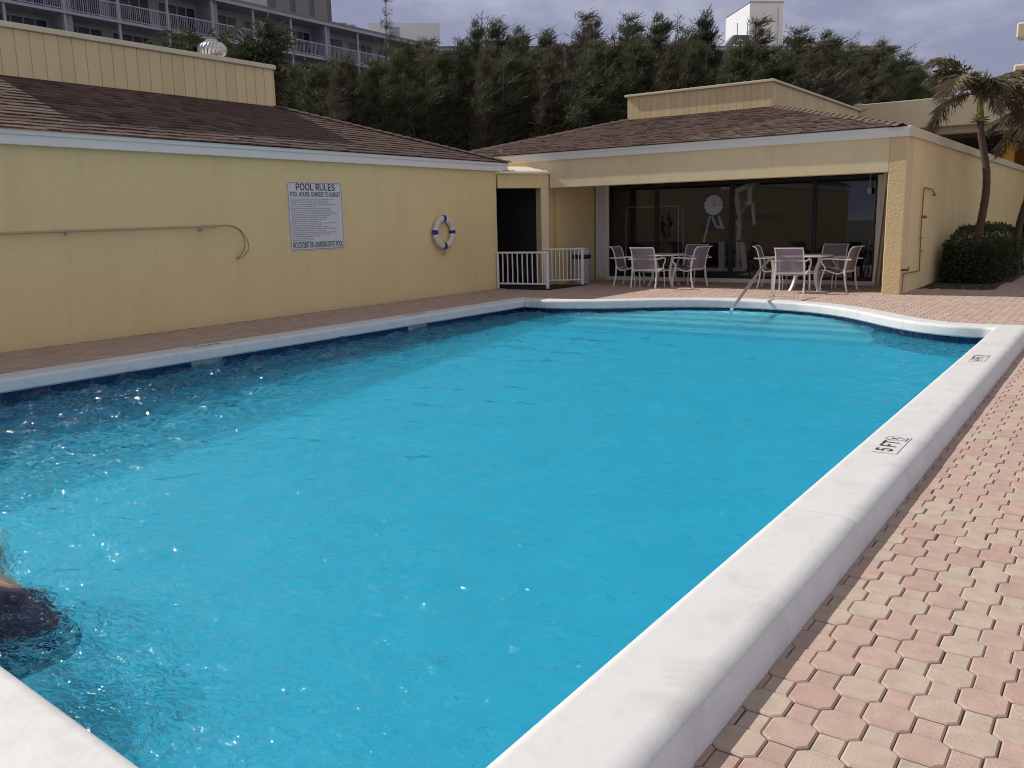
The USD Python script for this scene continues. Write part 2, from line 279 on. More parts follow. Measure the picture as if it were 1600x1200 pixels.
look('water', {'g': ('geometry', {}), 'mp': ('mapping', {'scale': (1.0, 1.5, 1.0)}), 'n1': ('noise_texture', {'scale': 9.0, 'detail': 3.0, 'roughness': 0.55, 'distortion': 0.6}), 'n2': ('noise_texture', {'scale': 17.0, 'detail': 2.5, 'roughness': 0.55, 'distortion': 0.5}),
               'n3': ('noise_texture', {'scale': 1.6, 'detail': 3.0, 'roughness': 0.6}), 'sp': ('map_range', {'range_type': 'smoothstep', 'from_min': 0.47, 'from_max': 0.66, 'to_min': 0.0, 'to_max': 2.8}), 'mk': ('map_range', {'range_type': 'smoothstep', 'from_min': 0.36, 'from_max': 0.60, 'to_min': 0.3, 'to_max': 1.1}), 'spm': ('math', {'math_type': 'multiply'}), 'ad': ('math', {'math_type': 'add'}), 'b': ('bump', {'strength': 1.0, 'distance': 0.042}), 'dt': ('vector_math', {'math_type': 'dot_product'}), 'ab': ('math', {'math_type': 'absolute'}), 'om': ('math', {'math_type': 'subtract', 'value1': 1.0, 'use_clamp': True}), 'pw': ('math', {'math_type': 'power', 'value2': 5.0}), 'f': ('math', {'math_type': 'multiply_add', 'value2': 0.42, 'value3': 0.02, 'use_clamp': True}),
               't': ('transparent_bsdf', {'color': (0.80, 0.975, 1.0)}), 'rf': ('refraction_bsdf', {'IOR': 1.3, 'roughness': 0.0, 'color': (0.80, 0.975, 1.0)}), 'gl': ('glossy_bsdf', {'roughness': 0.07, 'color': (1, 1, 1)}),
               'm0': ('mix_closure', {'fac': 0.64}), 'm': ('mix_closure', {})},
     [('g.position', 'mp.vector'), ('mp.vector', 'n1.vector'), ('mp.vector', 'n2.vector'), ('g.position', 'n3.vector'), ('n2.fac', 'sp.value'), ('n3.fac', 'mk.value'), ('sp.result', 'spm.value1'), ('mk.result', 'spm.value2'), ('spm.value', 'ad.value1'), ('n1.fac', 'ad.value2'), ('ad.value', 'b.height'), ('b.normal', 'gl.normal'), ('b.normal', 'rf.normal'),
      ('t.BSDF', 'm0.closure1'), ('rf.BSDF', 'm0.closure2'), ('g.incoming', 'dt.vector1'), ('b.normal', 'dt.vector2'), ('dt.value', 'ab.value1'), ('ab.value', 'om.value2'), ('om.value', 'pw.value1'), ('pw.value', 'f.value1'), ('f.value', 'm.fac'), ('m0.closure', 'm.closure1'), ('gl.BSDF', 'm.closure2')], surface='m.closure')

# ------------------------------------------------------------------ pool outline (inner edge of the coping, counter-clockwise)
HC, WATER = 0.12, -0.075
XL, XR = -9.08, -1.31
far = spline([(-1.31, 12.22), (-1.62, 12.21), (-1.94, 12.28), (-2.5, 12.66), (-3.16, 13.42), (-3.8, 14.05), (-4.5, 14.42), (-5.3, 14.56), (-6.1, 14.45), (-7.0, 13.96), (-7.6, 13.58), (-8.1, 13.36), (-8.6, 13.24), (XL, 13.24)], 64)
near = np.array([(XL, 1.75), (-6.0, 1.46), (-4.0, 1.30), (-3.07, 1.22), (-2.03, 1.15), (-1.31, 1.12)])
def densify(a, b, step=0.25):
    n = max(1, int(np.linalg.norm(np.subtract(b, a))/step)); return [np.add(a, np.subtract(b, a)*i/n) for i in range(n)]
loop = []
loop += densify(near[-1], far[0]); loop += list(far[:-1]); loop += densify(far[-1], near[0])
for i in range(len(near)-1): loop += densify(near[i], near[i+1])
loop = np.array(loop); NL = len(loop)
def miter(P):
    e = np.roll(P, -1, 0)-P; e /= np.linalg.norm(e, axis=1, keepdims=True); n = np.c_[e[:, 1], -e[:, 0]]
    m = n + np.roll(n, 1, 0); m /= (np.linalg.norm(m, axis=1, keepdims=True)); return m / np.sum(m*n, axis=1, keepdims=True)
NRM = miter(loop)
inner_poly = Polygon(loop)
WOUT = np.where((loop[:, 1] < 2.0) & (loop[:, 0] > -8.9) & (loop[:, 0] < -1.32), 0.62, 0.37)
def off(d): return loop + NRM*(d if np.ndim(d) == 0 else np.asarray(d)[:, None])
outer_poly = Polygon(off(WOUT+0.05)).buffer(0)
pool_hole = Polygon(off(0.10)).buffer(0)

# ------------------------------------------------------------------ ground, deck, pavers
obj('ground', MB().sheet(Polygon([(-260, -160), (160, -160), (160, 260), (-260, 260)], [list(pool_hole.exterior.coords)]), -0.035), 'ground_far', kind='structure')
deck = thing('pool_deck', kind='structure')
BED = Polygon([(-3.50, 19.45), (-2.2, 19.45), (-1.75, 30.0), (-3.50, 30.0)])
deck_area = Polygon([(-12.6, -3), (3.2, -3), (3.2, 30), (-12.6, 30)]).difference(pool_hole)
obj('joint_bed', MB().sheet(deck_area, -0.009), 'grout', deck)
PX, PY = 0.1155, 0.25
def slab(o, inset, z0=0.0):
    """one bevelled flat piece with outline o (counter-clockwise)"""
    o = np.asarray(o, float); n = len(o); e = np.roll(o, -1, 0)-o; e /= np.linalg.norm(e, axis=1, keepdims=True); nr = np.c_[-e[:, 1], e[:, 0]]
    m = nr+np.roll(nr, 1, 0); m /= np.sum(m*nr, axis=1, keepdims=True); i = o+m*inset
    v = np.vstack([np.c_[i, np.full(n, z0)], np.c_[o, np.full(n, z0-0.0045)], np.c_[o, np.full(n, -0.016)]])
    f = [[0, k, k+1] for k in range(1, n-1)]
    for a in (0, n):
        for k in range(n): f += [[a+n+k, a+n+(k+1) % n, a+(k+1) % n], [a+n+k, a+(k+1) % n, a+k]]
    return v, np.array(f)
def paver_mesh(full, g=0.0022):
    a, b, n2, c = 0.0725-g, 0.075-g, 0.0430-g, 0.175-g
    v1, f1 = slab([(-a, -0.05), (-n2, -b), (n2, -b), (a, -0.05), (a, 0.05), (n2, b), (-n2, b), (-a, 0.05)], 0.0055)
    v2, f2 = slab([(-n2, b), (n2, b), (n2, c), (-n2, c)], 0.0050, -0.0006)
    return np.vstack([v1, v2]), np.vstack([f1, f2+len(v1)])
pv, pf = paver_mesh(True)
keep_out = outer_poly.buffer(-0.07)
shapely.prepare(keep_out)
slots = []
for i in range(int((-12.5+0.72)/PX)-1, int(3.6/PX)):
    for j in range(-14, 112):
        x, y = -0.72 + i*PX, 2.437 + j*PY + (0.125 if i % 2 else 0.0)
        slots.append((x, y))
slots = np.array(slots)
slots = slots[(slots[:, 0] > -12.0) & (slots[:, 0] < 2.6) & (slots[:, 1] > -1.0) & (slots[:, 1] < 27)]
pts = shapely.points(slots[:, 0], slots[:, 1]+0.05)
ok = ~shapely.contains(keep_out, pts) & ~shapely.contains(BED, pts) & ~((slots[:, 1] > 19.9) & (slots[:, 0] < -3.5)) & ~((slots[:, 0] < -11.4) & (slots[:, 1] > 17.6))
slots = slots[ok]
def project(p):
    c = (np.asarray(p, float)-EYE) @ AX.T; return np.c_[800+FPX*c[:, 0]/c[:, 2], 600-FPX*c[:, 1]/c[:, 2]], c[:, 2]
uv, dep = project(np.c_[slots, np.zeros(len(slots))])
inview = (dep > 0) & (uv[:, 0] > -40) & (uv[:, 0] < 1640) & (uv[:, 1] > 0) & (uv[:, 1] < 1260)
order = np.argsort(np.where(inview, dep, 1e6))
def jitter_paver(x, y):
    v = pv.copy(); tx, ty = rng.normal(0, 0.006, 2); v[:, 2] += v[:, 0]*tx + v[:, 1]*ty + rng.uniform(-0.0018, 0.0018); th = rng.normal(0, .006)
    R = np.array([[math.cos(th), -math.sin(th)], [math.sin(th), math.cos(th)]]); v[:, :2] = v[:, :2] @ R.T + (x, y) + rng.normal(0, .0007, 2); return v
for q in order[:296]:
    nm = rng.choice(['paver_pink', 'paver_rose', 'paver_beige'], p=[.42, .26, .32])
    obj('paver', (jitter_paver(*slots[q]), pf), nm, deck)
pick = rng.choice(3, len(order), p=[.42, .26, .32])
for c_, nm in enumerate(('paver_pink', 'paver_rose', 'paver_beige')):
    fv = [jitter_paver(*slots[q]) for q in order[296:] if pick[q] == c_]
    obj('paver_field', (np.vstack(fv), np.vstack([pf + k*len(pv) for k in range(len(fv))])), nm, deck, kind='stuff')
obj('planting_bed', MB().sheet(BED, -0.004), 'soil', kind='structure')

# ------------------------------------------------------------------ pool basin, waterline tiles, water
basin = thing('pool_basin', kind='structure')
def floor_z(y): return -0.30 - np.clip(12.4-y, 0, 20)*0.056
b = MB()
gx, gy = np.linspace(-9.4, -1.0, 30), np.linspace(0.7, 15.0, 60)
G = np.array([[x, y, floor_z(y)] for y in gy for x in gx]); nx = len(gx)
b.add(G, [[r*nx+c, r*nx+c+1, (r+1)*nx+c+1, (r+1)*nx+c] for r in range(len(gy)-1) for c in range(nx-1)])
obj('pool_floor', b, 'pool_paint', basin, smooth=True)
w = off(0.035); b = MB()
v = np.vstack([np.c_[w, np.full(NL, -0.335)], np.c_[w, np.full(NL, -1.3)]])
b.add(v, [[i, (i+1) % NL, NL+(i+1) % NL, NL+i] for i in range(NL)])
obj('pool_wall', b, 'pool_paint', basin, smooth=30)
b = MB(); wg = off(0.036); v = np.vstack([np.c_[wg, np.full(NL, 0.0)], np.c_[wg, np.full(NL, -0.34)]])
b.add(v, [[i, (i+1) % NL, NL+(i+1) % NL, NL+i] for i in range(NL)])
obj('tile_grout', b, 'tile_grout', basin)
for k, (yr, zt) in enumerate(((13.98, -0.085), (13.62, -0.125), (13.22, -0.175), (12.75, -0.235))):
    st = Polygon(off(0.02)).intersection(sbox(-8.0 if k else -7.4, yr, -2.9 if k else -3.3, 16))
    obj('step', MB().prism(st, zt-0.6, zt), 'step_paint', basin)
# square tiles round the waterline (only the sides seen: far end, left side, right side)
cum = np.r_[0, np.cumsum(np.linalg.norm(np.diff(np.vstack([w, w[:1]]), axis=0), axis=1))]
Wc = np.vstack([w, w[:1]])
def on_wall(s):
    s = s % cum[-1]; i = min(np.searchsorted(cum, s, 'right')-1, NL-1); t = (s-cum[i])/(cum[i+1]-cum[i]); d = Wc[i+1]-Wc[i]; d = d/np.linalg.norm(d)
    return Wc[i]+(Wc[i+1]-Wc[i])*t, d
s0 = 0.0; TL = 0.155
s_left0 = cum[np.argmin(np.abs(w[:, 0]-XL) + np.abs(w[:, 1]-13.24))]
marks = [Xp(x, y, XL)[1] for x, y in ((314, 566), (330, 564), (346, 561), (640, 508), (655, 506), (669, 504))]
n_t = 0
while s0 + TL < cum[-1]:
    p, d = on_wall(s0 + TL/2)
    seen = not (p[1] < 1.6 or (p[0] > -1.4 and p[1] < 12.0))
    if seen and n_t < 296:
        pale = p[0] < XL + .02 and any(abs(p[1]-q) < 0.085 for q in marks)
        nin = np.array([d[1], -d[0]])*-1
        c = np.r_[p + nin*0.004, -0.096]
        bb = MB().obox(c, np.r_[d*(TL/2-0.004), 0], np.r_[nin*0.004, 0], (0, 0, 0.078), 0.0025)
        obj('waterline_tile', bb, 'tile_white' if pale else 'tile_navy', basin, **({'label': 'pale depth tile in the navy waterline band'} if pale else {})); n_t += 1
    s0 += TL
b = MB(); s0 = 0.0
while s0 + TL < cum[-1]:
    p, d = on_wall(s0 + TL/2); nin = np.array([d[1], -d[0]])*-1
    b.obox(np.r_[p + nin*0.003, -0.255], np.r_[d*(TL/2-0.004), 0], np.r_[nin*0.004, 0], (0, 0, 0.076)); s0 += TL
obj('lower_tile_row', b, 'tile_navy', basin, kind='stuff')
# water surface: a rippled sheet
step = 0.026
xs, ys = np.arange(XL-0.1, XR+0.14, step), np.arange(1.0, 14.75, step)
Xg, Yg = np.meshgrid(xs, ys); Zg = np.zeros_like(Xg); wr = np.random.default_rng(3)
for k in range(90):
    lam = math.exp(wr.uniform(math.log(0.09), math.log(0.9))); th = math.radians(250) + wr.normal(0, 0.9); kx, ky = 2*math.pi/lam*math.cos(th), 2*math.pi/lam*math.sin(th)
    Zg += 0.00165*lam**0.8*np.sin(kx*Xg + ky*Yg + wr.uniform(0, 6.28) + 1.3*np.sin(0.6*Xg*wr.normal() + 0.6*Yg*wr.normal()))
calm = 1.0 + 4.4*np.clip((-Xg-2.0)/6.5, 0, 1)*np.clip(1.25-Yg/16, 0.25, 1)
calm *= 0.55 + 0.9*meshkit.fbm(np.stack([Xg*0.5, Yg*0.5, 0*Xg], -1), 3, 5)
# rings round the swimmer
rd = np.hypot(Xg+3.95, (Yg-1.6)); Zg = Zg*calm + 0.014*np.exp(-rd/0.55)*np.sin(rd*38 + 3*meshkit.noise(np.stack([Xg*3, Yg*3, 0*Xg], -1), 3))
Zg += WATER
inside = shapely.contains_xy(Polygon(off(0.09)).buffer(0), Xg, Yg)
cell = inside[:-1, :-1] & inside[1:, :-1] & inside[:-1, 1:] & inside[1:, 1:]
r, c = np.nonzero(cell); nxw = len(xs); ids = r*nxw+c
q = np.stack([ids, ids+1, ids+nxw+1, ids+nxw], 1); useid, inv = np.unique(q, return_inverse=True)
obj('pool_water', (np.stack([Xg, Yg, Zg], -1).reshape(-1, 3)[useid], inv.reshape(q.shape)), 'water', smooth=True, kind='structure')

# ------------------------------------------------------------------ coping
cop = thing('pool_coping', 'raised white rounded coping running round the blue pool', 'coping')
prof = [(0.02, -0.03), (0.0, -0.012), (0.0, 0.075), (0.007, 0.098), (0.025, 0.113), (0.05, 0.119), ('o', -0.085, 0.121), ('o', -0.045, 0.116), ('o', -0.012, 0.102), ('o', 0.012, 0.080), ('o', 0.030, 0.045), ('o', 0.042, 0.0), ('o', 0.045, -0.03)]
rings = []
for p in prof:
    d = WOUT + p[1] if p[0] == 'o' else p[0]; rings.append(np.c_[off(d), np.full(NL, p[-1])])
rings = np.array(rings)                                   # profile x loop x 3
clen = np.r_[0, np.cumsum(np.linalg.norm(np.diff(loop, axis=0), axis=1))]
cuts = [0]
for i in range(1, NL):
    if clen[i]-clen[cuts[-1]] > 2.9 and NL-i > 6: cuts.append(i)
for a, e in zip(cuts, cuts[1:]+[NL]):
    idx = [i % NL for i in range(a, e+1)]; seg = rings[:, idx].copy()
    for end, nb in ((0, 1), (-1, -2)):
        t = seg[:, nb]-seg[:, end]; seg[:, end] += t/np.linalg.norm(t, axis=1, keepdims=True)*0.0011
    K, N = seg.shape[:2]; v = seg.reshape(-1, 3); f = [[k*N+i, k*N+i+1, (k+1)*N+i+1, (k+1)*N+i] for k in range(K-1) for i in range(N-1)]
    f = np.array(f)[:, ::-1]
    f = np.vstack([f[:, [0, 1, 2]], f[:, [0, 2, 3]]])
    caps = [[k*N, (k+1)*N, 0] for k in range(1, K-1)] + [[(k+1)*N+N-1, k*N+N-1, N-1] for k in range(1, K-1)]
    v = v + np.c_[np.zeros((len(v), 2)), 0.0016*(meshkit.fbm(v*3.0, 3, 2)-0.5)*(v[:, 2] > 0)]
    obj('coping_section', (v, np.vstack([f, caps])), 'coping_white', cop, smooth=45)

def flat_text(mb, s, h, o, u, up, depth=0.0012, bold=False, squeeze=1.0):
    t = meshkit.text_mesh(s, h, depth, bold); u, up = np.asarray(u, float), np.asarray(up, float)
    return mb.mesh(t, rot_to(u*squeeze, up, np.cross(u, up), o))
def text_w(s, h): return float(np.ptp(meshkit.text_mesh(s, h, 0.001).vertices[:, 0]))
def depth_marker(x, y, word, label, u, up, w=0.46, h=0.145, fine=True):
    t = thing('depth_marker', label, 'depth marker', (x, y, HC+0.0015))
    u, up = np.array(u, float), np.array(up, float)
    obj('plate', MB().obox((0, 0, 0.0018), u*w/2, up*h/2, (0, 0, .0018), .001), 'marker_plate', t)
    m = MB(); flat_text(m, word, 0.092, -u*(w/2-0.025)-up*0.035+np.array([0, 0, .0036]), u, up, bold=True, squeeze=(0.262/text_w(word, 0.092)))
    obj('lettering', m, 'ink', t)
    m = MB(); c = u*(w/2-0.088)+up*0.012; th = np.linspace(0, 2*math.pi, 25)
    for a, e in zip(th[:-1], th[1:]):
        for r0, r1 in ((0.051, 0.056),):
            P = [c+r*(math.cos(q)*u+math.sin(q)*up) for r, q in ((r0, a), (r1, a), (r1, e), (r0, e))]
            m.add([np.r_[k[:2], 0.0044] for k in P], [[0, 1, 2, 3]])
    dg = (u+up)/math.sqrt(2); dn = (u-up)/math.sqrt(2)
    m.obox(c+[0, 0, .004], dn*0.051, dg*0.0032, (0, 0, .0006))
    hd = c+dg*0.02
    m.obox(c+[0, 0, .0041], dg*0.028, dn*0.004, (0, 0, .0006)); m.obox(hd+[0, 0, .0042], dg*0.009, dn*0.009, (0, 0, .0006))
    obj('no_diving_symbol', m, 'ink', t)
    m = MB(); flat_text(m, 'NO DIVING', 0.0125, u*(w/2-0.135)-up*(h/2-0.008)+np.array([0, 0, .0036]), u, up)
    obj('small_lettering', m, 'ink_soft', t)
    return t
depth_marker(-1.115, 5.66, '5 FT', 'five foot depth marker with a no diving circle on the right coping', (0, 1, 0), (-1, 0, 0))
depth_marker(-1.125, 9.52, '4 FT', 'four foot depth marker on the coping near the far right corner', (0, 1, 0), (-1, 0, 0))
yl = Zp(325, 540, HC)[1]; depth_marker(-9.25, yl, '5 FT', 'foreshortened depth marker on the shaded left coping below the long pole', (0, -1, 0), (1, 0, 0))
yl = Zp(655, 491, HC)[1]; depth_marker(-9.25, yl, '4 FT', 'foreshortened depth marker on the left coping below the life ring', (0, -1, 0), (1, 0, 0))

# ------------------------------------------------------------------ shingled roofs
def shingle_face(parent, poly3, up_hint, rows=0.145, tab=0.30, single=None, inst_limit=0):
    """poly3: planar polygon, first edge = eave. Adds a deck and tabs. Returns tabs as (v, centre)."""
    P = np.array(poly3, float); u = P[1]-P[0]; L = np.linalg.norm(u); u /= L; n = np.cross(u, P[2]-P[1]); n /= np.linalg.norm(n)
    if n[2] < 0: n = -n
    vdir = np.cross(n, u); 
    if vdir[2] < 0: vdir = -vdir
    q = np.c_[(P-P[0]) @ u, (P-P[0]) @ vdir]; poly = Polygon(q); H = q[:, 1].max(); tabs = []
    r = 0
    x0, x1 = q[:, 0].min(), q[:, 0].max()
    while r*rows < H:
        x = x0 - rng.uniform(0, tab)
        while x < x1:
            wd = tab*rng.uniform(0.55, 1.15); y0 = r*rows + rng.choice([0, 0, 0.012, -0.006]); 
            cell = sbox(x+0.003, y0, x+wd-0.003, y0+rows*1.25)
            g = cell.intersection(poly)
            if not g.is_empty and g.area > 0.35*cell.area:
                a0, b0, a1, b1 = g.bounds; th = rng.choice([0.012, 0.015, 0.021])
                if g.area < 0.98*cell.area:      # trim to the hip with a slanted quad
                    cs = np.array(g.convex_hull.exterior.coords[:-1])
                    if len(cs) < 3: x += wd; continue
                else: cs = np.array([(a0, b0), (a1, b0), (a1, b1), (a0, b1)])
                k = len(cs); lift = th*(1-(cs[:, 1]-b0)/(b1-b0+1e-6))+0.003
                top = P[0]+cs[:, :1]*u+cs[:, 1:]*vdir+lift[:, None]*n; bot = P[0]+cs[:, :1]*u+cs[:, 1:]*vdir
                f = [[0, j, j+1] for j in range(1, k-1)] + [t for j in range(k) for t in ([k+j, k+(j+1) % k, (j+1) % k], [k+j, (j+1) % k, j])]
                if np.cross(cs[1]-cs[0], cs[2]-cs[1]) * (1 if np.dot(np.cross(u, vdir), n) > 0 else -1) < 0: f = [t[::-1] for t in f]
                tabs.append((np.vstack([top, bot]), np.array(f)))
            x += wd
        r += 1
    return tabs
def put_shingles(parent, tabs, n_single):
    c = np.array([t[0].mean(0) for t in tabs]); uv, d = project(c)
    vis = (d > 0) & (uv[:, 0] > 0) & (uv[:, 0] < 1600) & (uv[:, 1] > 0)
    o = np.argsort(np.where(vis, d, 1e6)); pick = set(o[:n_single].tolist())
    for i in o[:n_single]: obj('shingle', tabs[i], 'shingle_brown', parent)
    m = MB()
    for i in range(len(tabs)):
        if i not in pick: m.add(*tabs[i])
    obj('shingle_field', m, 'shingle_brown', parent, kind='stuff')
def hip_caps(parent, a, b, n_):
    a, b = np.array(a, float), np.array(b, float); d = (b-a)/n_; m = MB(); s = np.cross(d, [0, 0, 1]); s /= np.linalg.norm(s)
    for i in range(n_):
        p = a+d*i; q = p+d*1.15; lift = np.array([0, 0, 0.035]); dr = np.array([0, 0, -0.045])
        v = [p+s*0.13+dr+lift, p+lift*1.4, p-s*0.13+dr+lift, q+s*0.13+dr+lift*.6, q+lift*.8, q-s*0.13+dr+lift*.6]
        m.add(v, [[0, 1, 4, 3], [1, 2, 5, 4]])
    obj('hip_cap', m, 'shingle_brown', parent)

# ------------------------------------------------------------------ pool house (left) : A
A = thing('pool_house', 'long low yellow stucco pool house along the left side of the pool', 'pool house')
AX0, AY1 = -12.06, 16.52
m = MB().box((-26, -7, -0.03), (AX0, AY1, 2.68)); obj('wall', m, 'stucco_yellow', A)
m = MB().box((AX0-0.02, -7.2, 2.67), (AX0+0.075, AY1+0.35, 2.855), .008).box((AX0+0.0755, -7.2, 2.80), (AX0+0.095, AY1+0.372, 2.862), .004)
obj('fascia', m, 'trim_white', A)
obj('end_fascia', MB().box((-26, AY1+0.352, 2.67), (AX0+0.0745, AY1+0.372, 2.855), .006), 'trim_white', A)
obj('soffit', MB().box((-26, AY1+.002, 2.69), (AX0-0.022, AY1+0.35, 2.71)), 'trim_white', A)
EX, EY, EZ = AX0+0.12, AY1+0.40, 2.868
BXA, BYA, BZA, BZT = -14.3, 12.14, 3.905, 4.615
roofA = MB()
roofA.add([(EX, -7.2, EZ), (EX, EY, EZ), (BXA, BYA, BZA), (BXA, -7.2, BZA)], [[0, 1, 2, 3]])
roofA.add([(EX, EY, EZ), (-26, EY, EZ), (-22, BYA, BZA), (BXA, BYA, BZA)], [[0, 1, 2, 3]])
obj('roof_deck', roofA, 'roof_deck', A)
tabs = shingle_face(A, [(EX, -1.0, EZ), (EX, EY, EZ), (BXA, BYA, BZA), (BXA, -1.0, BZA)], None)
tabs += shingle_face(A, [(EX, EY, EZ), (-26, EY, EZ), (-22, BYA, BZA), (BXA, BYA, BZA)], None, rows=.16, tab=.4)
put_shingles(A, tabs, 290)
hip_caps(A, (EX, EY, EZ), (BXA, BYA, BZA), 24)
LBA = 6.72
obj('roof_box', MB().box((-22, LBA, 3.7), (BXA-0.012, BYA-0.012, BZT-0.002)), 'siding_yellow', A)
y = BYA
while y > LBA+0.02:
    y2 = max(LBA, y-0.227)
    obj('siding_board', MB().box((BXA-0.0115, y2+0.005, 3.82), (BXA, y-0.005, BZT-0.003), .002), 'siding_yellow', A); y = y2
obj('corner_board', MB().box((BXA-0.05, BYA-.0118, 3.75), (BXA+0.012, BYA+0.015, BZT-0.004), .004), 'siding_yellow', A)
obj('box_cap', MB().box((-22.1, LBA-.08, BZT), (BXA+0.05, BYA+0.05, BZT+0.085), .01), 'trim_cream', A)
# turbine ventilator on the flat top
tv = MB(); c0 = np.array([-15.0, 11.27, BZT+0.085]); tv.tube([c0, c0+[0, 0, .10]], .16, 16)
obj('turbine_vent_collar', tv, 'galvanized', A)
tv = MB()
for k in range(22):
    a = k*2*math.pi/22; P = []
    for t in np.linspace(0, 1, 9):
        ph = -1.25+2.5*t; rr = 0.265*math.cos(ph*0.86); z = 0.10+0.155+0.155*math.sin(ph); tw = a+0.55*t; P.append((rr, tw, z))
    v = []
    for rr, tw, z in P:
        v.append(c0+[rr*math.cos(tw), rr*math.sin(tw), z]); v.append(c0+[rr*1.06*math.cos(tw+.2), rr*1.06*math.sin(tw+.2), z])
    tv.add(v, [[2*i, 2*i+1, 2*i+3, 2*i+2] for i in range(8)])
tv.tube([c0+[0, 0, .41], c0+[0, 0, .435]], .12, 16)
obj('turbine_vent', tv, 'galvanized', A, smooth=40, label='round ribbed metal turbine vent on the box roof')

# ------------------------------------------------------------------ fitness pavilion (centre right) : B
B = thing('fitness_pavilion', 'yellow stucco pavilion with glazed porch and low brown shingle roof', 'pavilion')
BY, BXR, BXL = 17.79, -3.54, -11.41
ZB, ZF0, ZF1 = 2.30, 2.925, 3.10
PXL = -3.86                                                    # porch side of the right pillar
GY = 20.0
obj('beam', MB().box((BXL, BY, ZB), (PXL-.001, BY+0.42, ZF0+0.05)), 'stucco_pale', B)
obj('wall_over_passage', MB().box((-19, BY+.003, 2.62), (BXL-.001, BY+0.42, ZF0+0.05)), 'stucco_pale', B)
obj('wall_behind_passage', MB().box((-19, BY+.004, -0.03), (BXL-0.16, BY+0.40, 2.618)), 'stucco_yellow', B)
# pillar and right wall: one rough stucco return
obj('pillar', MB().box((PXL, BY, -0.03), (BXR-.0015, BY+0.52, ZF0+0.05), .012), 'stucco_rough', B)
obj('right_wall', MB().box((BXR-0.3, BY+.5215, -0.03), (BXR, 33.35, ZF0+0.05)).box((BXR-.3, 33.365, -.03), (BXR-.006, 39.1, ZF0+.05)), 'stucco_yellow', B)
obj('right_parapet_cap', MB().box((BXR-0.34, BY-0.03, ZF0+0.002), (BXR+0.05, 39.1, ZF1+0.01), .012), 'trim_cream', B)
obj('fascia', MB().box((-15.2, BY-0.052, ZF0), (BXR-0.345, BY+0.40, ZF1), .008).box((-15.2, BY-0.068, ZF1-0.055), (BXR-0.345, BY-0.0525, ZF1+.004), .004).box((BXR-.3449, BY-.052, ZF0+.001), (BXR+.02, BY-.031, ZF1-.001), .004), 'trim_white', B)
# porch: left return wall, ceiling, glazing
obj('left_return_wall', MB().box((BXL-0.32, BY+.421, -0.03), (BXL-0.005, GY+0.12, 2.42)), 'stucco_yellow', B)
obj('porch_ceiling', MB().box((BXL-.004, BY+.4205, 2.405), (PXL-.002, GY+0.16, 2.46)), 'stucco_pale', B)
obj('back_wall_right', MB().box((-4.36, GY-.03, -0.03), (BXR-.302, GY+0.1, 2.40)), 'stucco_yellow', B)
obj('sill', MB().box((-11.4, GY-0.06, -0.02), (-4.38, GY+0.16, 0.085), .006), 'trim_white', B)
obj('glazing_head', MB().box((-11.4, GY-0.02, 2.34), (-4.38, GY+0.10, 2.404)), 'frame_dark', B)
gl = [-11.02, Yp(1025, 350, GY)[0], Yp(1142, 350, GY)[0], Yp(1271, 350, GY)[0], -4.52]
for k in range(4):
    x0, x1 = gl[k], gl[k+1]
    p = obj('window', MB().box((x0+.002, GY, .087), (x0+.05, GY+.07, 2.338), .004).box((x1-.05, GY, .087), (x1-.002, GY+.07, 2.338), .004).box((x0+.0505, GY, .087), (x1-.0505, GY+.07, .15), .004).box((x0+.0505, GY, 2.28), (x1-.0505, GY+.07, 2.338), .004), 'frame_dark', B)
    obj('pane', MB().box((x0+.049, GY+.031, .148), (x1-.049, GY+.037, 2.282)), 'window_glass', p)
obj('jamb', MB().box((gl[-1]+.001, GY-.055, .086), (-4.381, GY+.08, 2.338), .004), 'trim_white', B)
# folded hurricane shutters at both ends of the glazing
def shutter(x0, x1, y, z0, z1, lean, name='folded_shutter', n=9):
    m = MB()
    xs_ = np.linspace(x0, x1, n)
    for i in range(n-1):
        yy = [y, y-0.07] if i % 2 == 0 else [y-0.07, y]
        m.obox(((xs_[i]+xs_[i+1])/2+0, (yy[0]+yy[1])/2, (z0+z1)/2), ((xs_[i+1]-xs_[i])/2, (yy[1]-yy[0])/2, 0), (0.004, .006, 0), (lean/2, 0, (z1-z0)/2))
    return obj(name, m, 'trim_white', B)
shutter(-11.38, -11.06, GY-.065, .05, 2.40, 0)
obj('shutter_track', MB().box((-11.055, GY-.12, .0), (-10.99, GY-.065, 2.40), .004), 'trim_white', B)
shutter(-4.44, -4.33, GY-.075, .05, 2.40, .12, n=5)
obj('shutter_track', MB().obox((-4.40, GY-.2, 1.22), (.03, 0, 0), (0, .03, 0), (.07, 0, 1.18), .004), 'trim_white', B)
# passage between the two buildings
pc0, pc1 = np.array([AX0+.03, AY1+.03, 0]), np.array([BXL-0.012, BY-0.012, 0]); pd = pc1-pc0; pl = np.linalg.norm(pd); pd /= pl; pn = np.array([pd[1], -pd[0], 0])
obj('passage_lintel', MB().obox(pc0+pd*pl/2-pn*.06+[0, 0, 2.46], pd*(pl/2), pn*.05, (0, 0, .165), .006), 'stucco_yellow', B)
obj('passage_column', MB().obox(pc1-pd*.11-pn*.06+[0, 0, 1.132], pd*.105, pn*.05, (0, 0, 1.162), .008), 'stucco_pale', B)
obj('passage_ceiling', MB().add([(-19, AY1+.002, 2.5), (AX0-.05, AY1+.002, 2.5), (BXL-.14, BY+.002, 2.5), (-19, BY+.002, 2.5)], [[0, 1, 2, 3]]), 'stucco_pale', B)
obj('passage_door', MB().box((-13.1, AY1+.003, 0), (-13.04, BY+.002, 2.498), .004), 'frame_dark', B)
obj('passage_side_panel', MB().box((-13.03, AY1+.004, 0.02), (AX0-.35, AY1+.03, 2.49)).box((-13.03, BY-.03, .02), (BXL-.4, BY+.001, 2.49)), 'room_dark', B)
aw = MB(); na = 14
